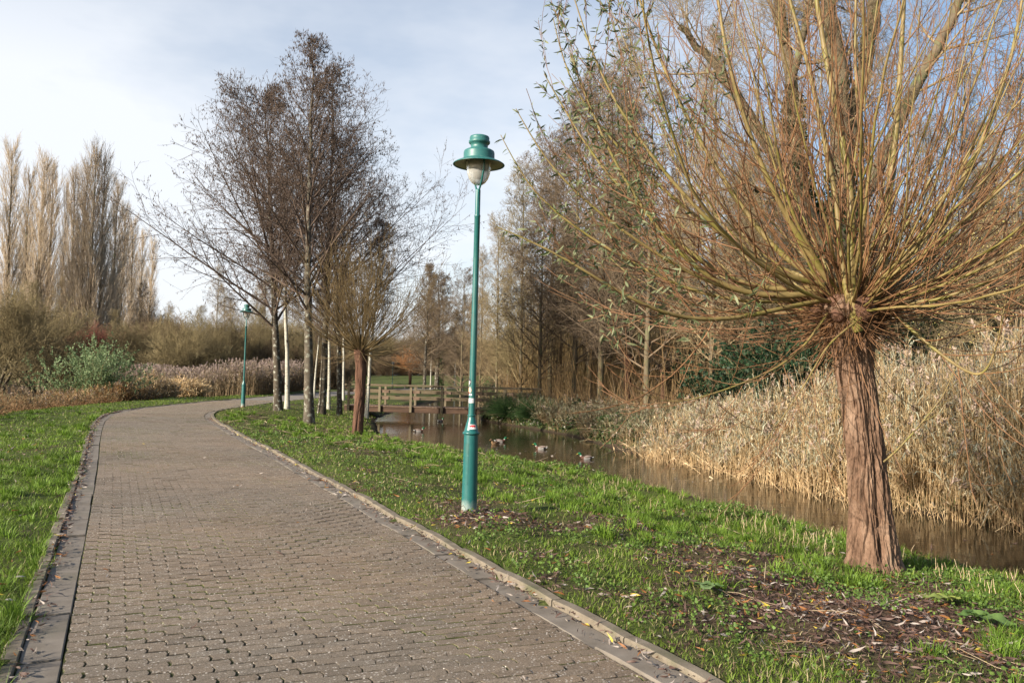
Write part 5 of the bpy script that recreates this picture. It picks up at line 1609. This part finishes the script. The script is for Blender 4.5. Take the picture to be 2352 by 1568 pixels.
# ================================================================ reeds
M_REED = attr_mat('reeds', .7, .2, .2, 4)
def reed_bed(name, label, x, y, H, rng, stemcol, leafcol, toplc, nleaf=5, leanmax=.35, r=.004, leaflen=.42, lw=.022, plume=.2, plcol=((.30, .22, .17), (.42, .33, .27)), zoff=0, leafw0=.15, bend=None, group=None, kind='stuff', cat='reeds'):
    n = len(x)
    g = Geo()
    z = np.maximum(ground(x, y), WATER - .1) + zoff
    a = rng.random(n) * TAU
    le = np.abs(rng.normal(0, leanmax, n))
    d = np.stack([np.cos(a) * np.sin(le), np.sin(a) * np.sin(le), np.cos(le)], 1)
    if bend is not None: d = norm(d + bend)
    ln = H * rng.uniform(.55, 1.12, n)
    P, R = run(np.stack([x, y, z], 1), d, ln, np.full(n, r) * (1 + y / 40), np.full(n, r * .6), 6, -.12, .05, rng)
    sc = lerp(*stemcol, rng.random((n, 1)))
    tube(g, P, R, 3, col=np.repeat(sc[:, None], 6, 1))
    t = rng.uniform(leafw0, .98, (n, nleaf))
    p, tg = interp_poly(P, t)
    M = n * nleaf
    p = p.reshape(M, 3); tg = tg.reshape(M, 3)
    la = rng.random(M) * TAU
    out = np.stack([np.cos(la), np.sin(la), rng.normal(.2, .3, M)], 1)
    L_ = leaflen * rng.uniform(.5, 1.25, M)
    q1 = p + (tg * .55 + out * .45) * (L_ * .45)[:, None]
    q2 = q1 + (tg * .1 + out * .7 - np.array([0, 0, .45])) * (L_ * .55)[:, None]
    sdv = norm(np.cross(out, tg)) * (lw * rng.uniform(.6, 1.3, M) * (1 + p[:, 1] / 45))[:, None] * .5
    V = np.stack([p - sdv * .5, p + sdv * .5, q1 - sdv, q1 + sdv, q2], 1)
    i = np.arange(M * 5).reshape(M, 5)
    tt = t.reshape(M, 1); w = rng.random((M, 1))
    k = np.clip((tt - .35) * 1.7 + rng.normal(0, .25, (M, 1)), 0, 1)
    lc = lerp(*leafcol, w) * (1 - k) + lerp(*toplc, w) * k
    g.add(V.reshape(-1, 3), i[:, [0, 1, 3, 2]], i[:, [2, 3, 4]], col=np.repeat(lc, 5, 0))
    if plume:
        kk = rng.random(n) < plume
        e = P[kk, -1]; m = len(e); per = 9
        pp = np.repeat(e, per, 0) - np.array([0, 0, 1]) * rng.uniform(0, .16, (m * per, 1))
        dd = rng.normal(0, .5, (m * per, 3)) + np.repeat(norm(P[kk, -1] - P[kk, -2]), per, 0) * .9 - [0, 0, .2]
        leaves(g, pp, dd, .10 * (1 + .0), .16, lerp(*plcol, rng.random((m * per, 1))), rng)
    return tag(g.obj(name, M_REED), label, cat, group, kind)
rng = np.random.default_rng(21)
# the big bed at right, standing in the far edge of the stream
n = 18500
y = 9 + rng.random(n) ** 1.15 * 20.5
u = rng.random(n)
x = np.interp(y, SY, SF) + (-.25 + 5.2 * u ** 1.2) / np.interp(y, SY, SF_C)
hgt_ = n2(x + 7, y, 1.25, 3)
hgt = np.interp(y, [9, 14, 18, 22, 26, 30], [2.9, 2.65, 2.3, 1.65, 1.05, .7]) * (.55 + .5 * sstep(-.2, 1.6, u * 5.2)) * (.50 + 1.0 * n2(x, y, 1.1, 3))
keep = (rng.random(n) < sstep(.30, .46, hgt_)) & (y < 25.5 + 2 * hgt_)
reed_bed('reeds', 'tall straw coloured reed bed with grey green leaves along the right bank', x[keep], y[keep], hgt[keep], rng,
         ((.42, .29, .14), (.70, .53, .31)), ((.40, .29, .15), (.68, .53, .32)), ((.27, .28, .19), (.52, .52, .39)), nleaf=4, leanmax=.16, r=.0066, leaflen=.50, lw=.0150, plume=.18, leafw0=.50, bend=np.array([-.03, -.06, 0]))
n = 8000
y = 22 + rng.random(n) * 24
u = rng.random(n)
x = np.interp(y, SY, SF) + (.0 + 3.4 * u) / np.interp(y, SY, SF_C)
k = n2(x, y, 1.1, 3) > .40
reed_bed('rough_bank_growth', 'brown and grey green dead grass on the bank left of the reed bed', x[k], y[k], (.45 + .75 * n2(x, y, .8, 2))[k], rng, ((.15, .10, .05), (.33, .23, .12)), ((.15, .11, .055), (.32, .24, .13)), ((.12, .13, .07), (.30, .29, .19)), nleaf=5, leanmax=.5, r=.0045, leaflen=.42, lw=.017, plume=.05, cat='dead grass')
# broken reeds tumbled at the water's edge
n = 2200
y = 11 + rng.random(n) ** 1.1 * 15.5
x = np.interp(y, SY, SF) + (rng.normal(.25, .45, n)) / np.interp(y, SY, SF_C)
reed_bed('broken_reeds', 'broken pale reeds leaning over the water below the reed bed', x, y, rng.uniform(.4, 1.25, n), rng, ((.46, .30, .15), (.74, .56, .33)), ((.42, .28, .14), (.68, .52, .31)), ((.44, .33, .2), (.68, .55, .36)),
         nleaf=1, leanmax=.55, r=.0050, leaflen=.30, plume=0, zoff=.08)
# left side: rough brown growth, tan grass clump and the purple-grey reed bed
n = 5200
y = 22 + rng.random(n) * 26
u = rng.random(n)
x = np.interp(y, PY, PX) - (EDGE + 2.4 + .05 * (y - 22) + u * 8.5) / np.interp(y, PY, PC)
k = ground(x, y) > -.9
reed_bed('rough_growth', 'tangled brown and orange dead plants between left verge and pond', x[k], y[k], (.35 + .55 * n2(x, y, .4, 2))[k] * 1.2, rng, ((.16, .09, .04), (.30, .17, .08)), ((.17, .10, .05), (.32, .20, .10)), ((.14, .12, .06), (.28, .23, .12)),
         nleaf=6, leanmax=.5, r=.004, leaflen=.3, lw=.02, plume=.15, plcol=((.2, .14, .1), (.3, .23, .17)), cat='dead plants')
def clump(px_, py_, Y, w, d, n, H, name, label, sc, lc, tc, **kw):
    c = at_y(px_, py_, Y)
    a = rng.random(n) * TAU; r_ = np.sqrt(rng.random(n))
    x = c[0] + np.cos(a) * r_ * w; y = Y + np.sin(a) * r_ * d
    return reed_bed(name, label, x, y, H * (1.1 - .5 * r_ ** 2) * rng.uniform(.8, 1.1, n), rng, sc, lc, tc, **kw)
clump(345, 918, 46, 1.35, 1.2, 1100, 1.5, 'pampas_clump', 'bright straw coloured grass clump right of the green willow bush', ((.50, .33, .15), (.68, .50, .28)), ((.48, .32, .15), (.70, .52, .30)), ((.5, .36, .18), (.72, .56, .34)), nleaf=7, leanmax=.35, leaflen=.6, lw=.02, plume=.1, kind='thing', group='straw coloured grass clumps beside the left verge', cat='grass clump')
clump(418, 912, 50, 1.2, 1.2, 1000, 1.45, 'pampas_clump', 'second straw coloured grass clump, touching the purple grey reed bed', ((.50, .33, .15), (.68, .50, .28)), ((.48, .32, .15), (.70, .52, .30)), ((.5, .36, .18), (.72, .56, .34)), nleaf=7, leanmax=.35, leaflen=.6, lw=.02, plume=.1, kind='thing', group='straw coloured grass clumps beside the left verge', cat='grass clump')
n = 5200
y = 54 + rng.random(n) * 12
x = rng.uniform(-26.5, -16.9, n) + (y - 54) * .05
reed_bed('reeds', 'purple grey plumed reed bed behind the second lamp post', x, y, 2.35 * (.85 + .25 * n2(x, y, .4, 2)), rng, ((.20, .14, .08), (.34, .25, .15)), ((.20, .15, .09), (.34, .27, .17)), ((.22, .18, .12), (.36, .30, .22)), nleaf=6, leanmax=.12, r=.005, leaflen=.45, lw=.024, plume=.9, plcol=((.27, .20, .18), (.44, .35, .31)))

# ================================================================ bushes
def bush(name, loc, label, W, H, n, leaf, lw, colA, colB, rng, stems=30, twig=None, shape=1., kind_='bush', group=None):
    t = thing(name, label, kind_, loc, 0, group)
    g = Geo()
    az = rng.random(stems) * TAU; el = rng.uniform(0, 1.0, stems)
    d = np.stack([np.cos(az) * np.sin(el), np.sin(az) * np.sin(el), np.cos(el)], 1)
    P, R = run(np.stack([np.cos(az) * W * .1, np.sin(az) * W * .1, 0 * az - .1], 1), d, H * rng.uniform(.7, 1.1, stems) * (1 + (W / H - .6) * .5 * np.sin(el)), np.full(stems, .02), np.full(stems, .006), 9, .35, .07, rng)
    tube(g, P, R, 5)
    P2, R2 = branch(P, R, 9, (.2, 1), .6, lambda tt, pl: pl * .35, .6, .004, 6, .5, .08, rng)
    tube(g, P2, R2, 3)
    g.obj('stem', twig or T_OLIVE, t)
    P3, R3 = branch(P2, R2, 4, (.2, 1), .6, lambda tt, pl: pl * .5, .7, .003, 4, .3, .08, rng)
    k = rng.integers(0, len(P3), n)
    p, tg = interp_poly(P3[k], rng.random((n, 1))); p, tg = p[:, 0], tg[:, 0]
    cl = fbm(p * 1.3, 2)[:, None]
    w = np.clip(rng.random((n, 1)) * .7 + (cl - .5) * 1.2 + .15, 0, 1)
    lg = Geo()
    leaves(lg, p, tg * .4 + rng.normal(0, .6, p.shape), leaf, lw, lerp(colA, colB, w), rng)
    lg.obj('foliage', M_LEAF, t)
    return t
rng = np.random.default_rng(41)
b = at_y(214, 925, 42)
bush('willow_bush', (b[0], 42, gz(b[0], 42)), 'rounded grey green willow bush at the pond edge, orange dead stalks at its foot', 2.4, 2.75, 17000, .11, .20, (.075, .125, .045), (.26, .34, .17), rng, 46)
n = 1300; a = rng.random(n) * TAU; r_ = np.sqrt(rng.random(n))
reed_bed('dead_stalks', 'orange brown dead stalks round the foot of the green willow bush', b[0] + .2 + np.cos(a) * r_ * 2.1, 41.0 + np.sin(a) * r_ * 1.2, np.full(n, 1.1), rng, ((.30, .15, .05), (.44, .25, .10)), ((.30, .16, .06), (.45, .27, .12)), ((.30, .19, .09), (.44, .30, .16)), nleaf=6, leanmax=.3, leaflen=.3, plume=.1, cat='dead plants')
b = at_y(1690, 850, 29)
bush('evergreen_bush', (b[0], 29, gz(b[0], 29)), 'dark evergreen bush behind the left part of the reed bed', 2.6, 2.3, 5500, .13, .30, (.010, .026, .012), (.030, .062, .026), rng, 40)
b = at_y(1860, 880, 25)
bush('evergreen_bush', (b[0], 25, gz(b[0], 25)), 'dark evergreen bush half hidden behind the reeds, left of the near willow trunk', 3.4, 2.9, 6500, .15, .30, (.010, .026, .012), (.030, .062, .026), rng, 34)
b = at_y(2180, 700, 42)
bush('evergreen_bush', (b[0], 42, gz(b[0], 42)), 'tall dark conifer like bush in the wood behind the right willow rods', 3.0, 7.8, 12000, .2, .25, (.010, .022, .010), (.032, .055, .022), rng, 40)
# drooping sedge tussock at the water's edge
def sedge(px_, py_, Y, R0, n, ln, label):
    b = at_y(px_, py_, Y)
    base = np.array([b[0], Y, gz(b[0], Y)])
    az = rng.random(n) * TAU; el = rng.uniform(.1, 1.0, n)
    d = np.stack([np.cos(az) * np.sin(el), np.sin(az) * np.sin(el), np.cos(el)], 1)
    st = np.stack([np.cos(az), np.sin(az), 0 * az], 1) * (np.sqrt(rng.random(n)) * R0)[:, None]
    P, R = run(st, d, ln * rng.uniform(.6, 1.15, n), np.full(n, .011), np.full(n, .003), 8, -1.5, .03, rng)
    g = Geo()
    c = lerp((.018, .045, .014), (.065, .125, .035), rng.random((n, 1)))
    tube(g, P, R, 3, col=np.repeat(c[:, None], 8, 1))
    o = g.obj('sedge_tussock', M_REED, loc=tuple(base))
    return tag(o, label, 'sedge', 'sedge tussocks on the far bank')
sedge(1190, 935, 41.5, .9, 1500, 1.25, 'largest dark green drooping sedge tussock, right of the footbridge end')
sedge(1235, 940, 39.5, .6, 900, 1.0, 'lower dark sedge tussock just right of the largest one')
# ivy and bramble over the far bank
g = Geo()
n = 38000
y = 23 + rng.random(n) * 24
fd = np.abs(rng.normal(0, 1.7, n)) + .02
x = np.interp(y, SY, SF) + fd / np.interp(y, SY, SF_C)
pk = n2(x, y, .9, 3)
keep = (pk > .40) & (rng.random(n) < np.where(y < 29, .3, 1))
x, y, fd, pk = x[keep], y[keep], fd[keep], pk[keep]; n = len(x)
hz = rng.random(n) ** 1.3 * (.15 + 1.1 * (pk - .35)) * 1.3
p = np.stack([x, y, ground(x, y) + hz], 1)
a = rng.random(n) * TAU
d = np.stack([np.cos(a), np.sin(a) - .3, rng.normal(-.25, .4, n)], 1)
w = rng.random((n, 1))
col = lerp((.020, .038, .014), (.075, .115, .035), w)
pal = rng.random(n) < .10
col[pal] = lerp((.20, .18, .14), (.36, .33, .27), rng.random((pal.sum(), 1)))
leaves(g, p, d, .10, .40, col, rng, .2)
tag(g.obj('ivy_ground_cover', M_LEAF), 'dark ivy and bramble leaves spilling down the far bank to the water', 'ivy', kind='stuff')
# dead stems and low twigs tangled in the ivy and across the wood floor
n = 2600
y = 22 + rng.random(n) * 40
fd = rng.uniform(.2, 12, n)
x = np.interp(y, SY, SF) + fd / np.interp(y, SY, SF_C)
a = rng.random(n) * TAU; el = rng.uniform(.1, 1.3, n)
P, R = run(np.stack([x, y, ground(x, y)], 1), np.stack([np.cos(a) * np.cos(el), np.sin(a) * np.cos(el), np.sin(el)], 1), rng.uniform(.6, 2.4, n), np.full(n, .009), np.full(n, .004), 8, -.5, .08, rng)
g = Geo(); tube(g, P, R, 3, col=np.repeat(lerp((.12, .08, .05), (.34, .25, .15), rng.random((n, 1)))[:, None], 8, 1))
n = 5200
y = 30 + rng.random(n) * 36
fd = 1.5 + rng.random(n) * 26
x = np.interp(y, SY, SF) + fd
P, R = run(np.stack([x, y, ground(x, y)], 1), norm(np.stack([rng.normal(0, .26, n), rng.normal(0, .26, n), np.ones(n)], 1)), 1.0 + 3.2 * rng.random(n) ** 2, np.full(n, .012), np.full(n, .006), 6, .1, .04, rng)
tube(g, P, R, 3, col=np.repeat(lerp((.22, .14, .065), (.40, .27, .13), rng.random((n, 1)))[:, None], 6, 1))
n = 5200
y = 50 + rng.random(n) * 30
x = np.interp(y, SY, SF) + 2.5 + rng.random(n) * 34
P, R = run(np.stack([x, y, ground(x, y)], 1), norm(np.stack([rng.normal(0, .10, n), rng.normal(0, .10, n), np.ones(n)], 1)), rng.uniform(3.0, 8.0, n), np.full(n, .018), np.full(n, .007), 8, .1, .03, rng)
tube(g, P, R, 3, col=np.repeat(lerp((.27, .19, .085), (.46, .34, .17), rng.random((n, 1)))[:, None], 8, 1))
tag(g.obj('undergrowth', M_REED), 'tan upright canes and dead stems under the trees across the stream', 'undergrowth', kind='stuff')
# a dead branch dipping into the stream
g = Geo()
p0 = at_z(1500, 1030, -.6); p1 = at_z(1385, 1047, WATER + .03)
P = np.linspace(p0, p1, 12) + np.random.default_rng(3).normal(0, .03, (12, 3)); P[:, 2] += .12 * np.sin(np.linspace(0, 3.1, 12))
tube(g, P, np.linspace(.03, .012, 12), 7)
for k in (4, 6, 8):
    Q = np.linspace(P[k], P[k] + np.array([-.5 + .1 * k, -.2, .28 - .04 * k]), 6)
    tube(g, Q, np.linspace(.012, .005, 6), 5)
tag(g.obj('dead_branch', B_WOOD), 'dead branch dipping into the stream in front of the reed bed', 'branch')

# ================================================================ light
SUN_EL, SUN_AZ = math.radians(23), None
sv = np.array([-.80, -.60, 0]); sv = sv / np.linalg.norm(sv)
sdir = np.array([sv[0] * math.cos(SUN_EL), sv[1] * math.cos(SUN_EL), math.sin(SUN_EL)])
ld = bpy.data.lights.new('sun', 'SUN')
ld.energy = 5.0; ld.angle = math.radians(.55); ld.color = (1, .90, .76)
lo = bpy.data.objects.new('sun', ld); COL.objects.link(lo)
lo.rotation_euler = Vector(-sdir).to_track_quat('-Z', 'Y').to_euler()
w = bpy.data.worlds.new('World'); SC.world = w; w.use_nodes = True
nt = w.node_tree; nt.nodes.clear(); N, L = nt.nodes, nt.links
sky = N.new('ShaderNodeTexSky'); sky.sky_type = 'NISHITA'; sky.sun_disc = False
sky.sun_elevation = SUN_EL
sky.sun_rotation = math.atan2(sdir[0], sdir[1])
sky.air_density = 1.0; sky.dust_density = 1.5; sky.ozone_density = 1.2
tc = N.new('ShaderNodeTexCoord')
mp = N.new('ShaderNodeMapping'); mp.inputs['Scale'].default_value = (1.0, 1.0, 2.6); mp.inputs['Location'].default_value = (.35, .0, .1)
L.new(tc.outputs['Generated'], mp.inputs[0])
f = noise_tex(nt, 1.5, 6, .55, vec=mp.outputs[0])
sx = N.new('ShaderNodeSeparateXYZ'); L.new(tc.outputs['Generated'], sx.inputs[0])
ma = N.new('ShaderNodeMath'); ma.operation = 'MULTIPLY_ADD'; ma.inputs[1].default_value = -.42; L.new(sx.outputs[0], ma.inputs[0]); L.new(f, ma.inputs[2])
cl = ramp(nt, ma.outputs[0], [(.36, 0.), (.68, 1.)])
# the cloud bank lies low and ahead; overhead and behind the sky is clear
band = ramp(nt, sx.outputs[2], [(.0, .85), (.30, .9), (.62, 0.)])
fr = ramp(nt, sx.outputs[1], [(.35, 0.), (.62, 1.)])
mu = N.new('ShaderNodeMath'); mu.operation = 'MULTIPLY'; L.new(cl, mu.inputs[0]); L.new(band, mu.inputs[1])
mu2 = N.new('ShaderNodeMath'); mu2.operation = 'MULTIPLY'; L.new(mu.outputs[0], mu2.inputs[0]); L.new(fr, mu2.inputs[1])
CLOUD = (5.3, 5.45, 5.7)
cc = mix_rgb(nt, sky.outputs[0], CLOUD, mu2.outputs[0])
bg = N.new('ShaderNodeBackground'); bg.inputs[1].default_value = .1
L.new(cc, bg.inputs[0])
out = N.new('ShaderNodeOutputWorld'); L.new(bg.outputs[0], out.inputs[0])

SC.view_settings.view_transform = 'Standard'
SC.view_settings.look = 'None'
SC.view_settings.exposure = .95
SC.view_settings.gamma = 1
SC.render.engine = 'CYCLES'
SC.cycles.max_bounces = 6
SC.cycles.diffuse_bounces = 3
SC.cycles.glossy_bounces = 3
SC.cycles.transmission_bounces = 6
SC.cycles.transparent_max_bounces = 6
SC.cycles.caustics_reflective = False
SC.cycles.caustics_refractive = False
SC.cycles.use_denoising = True
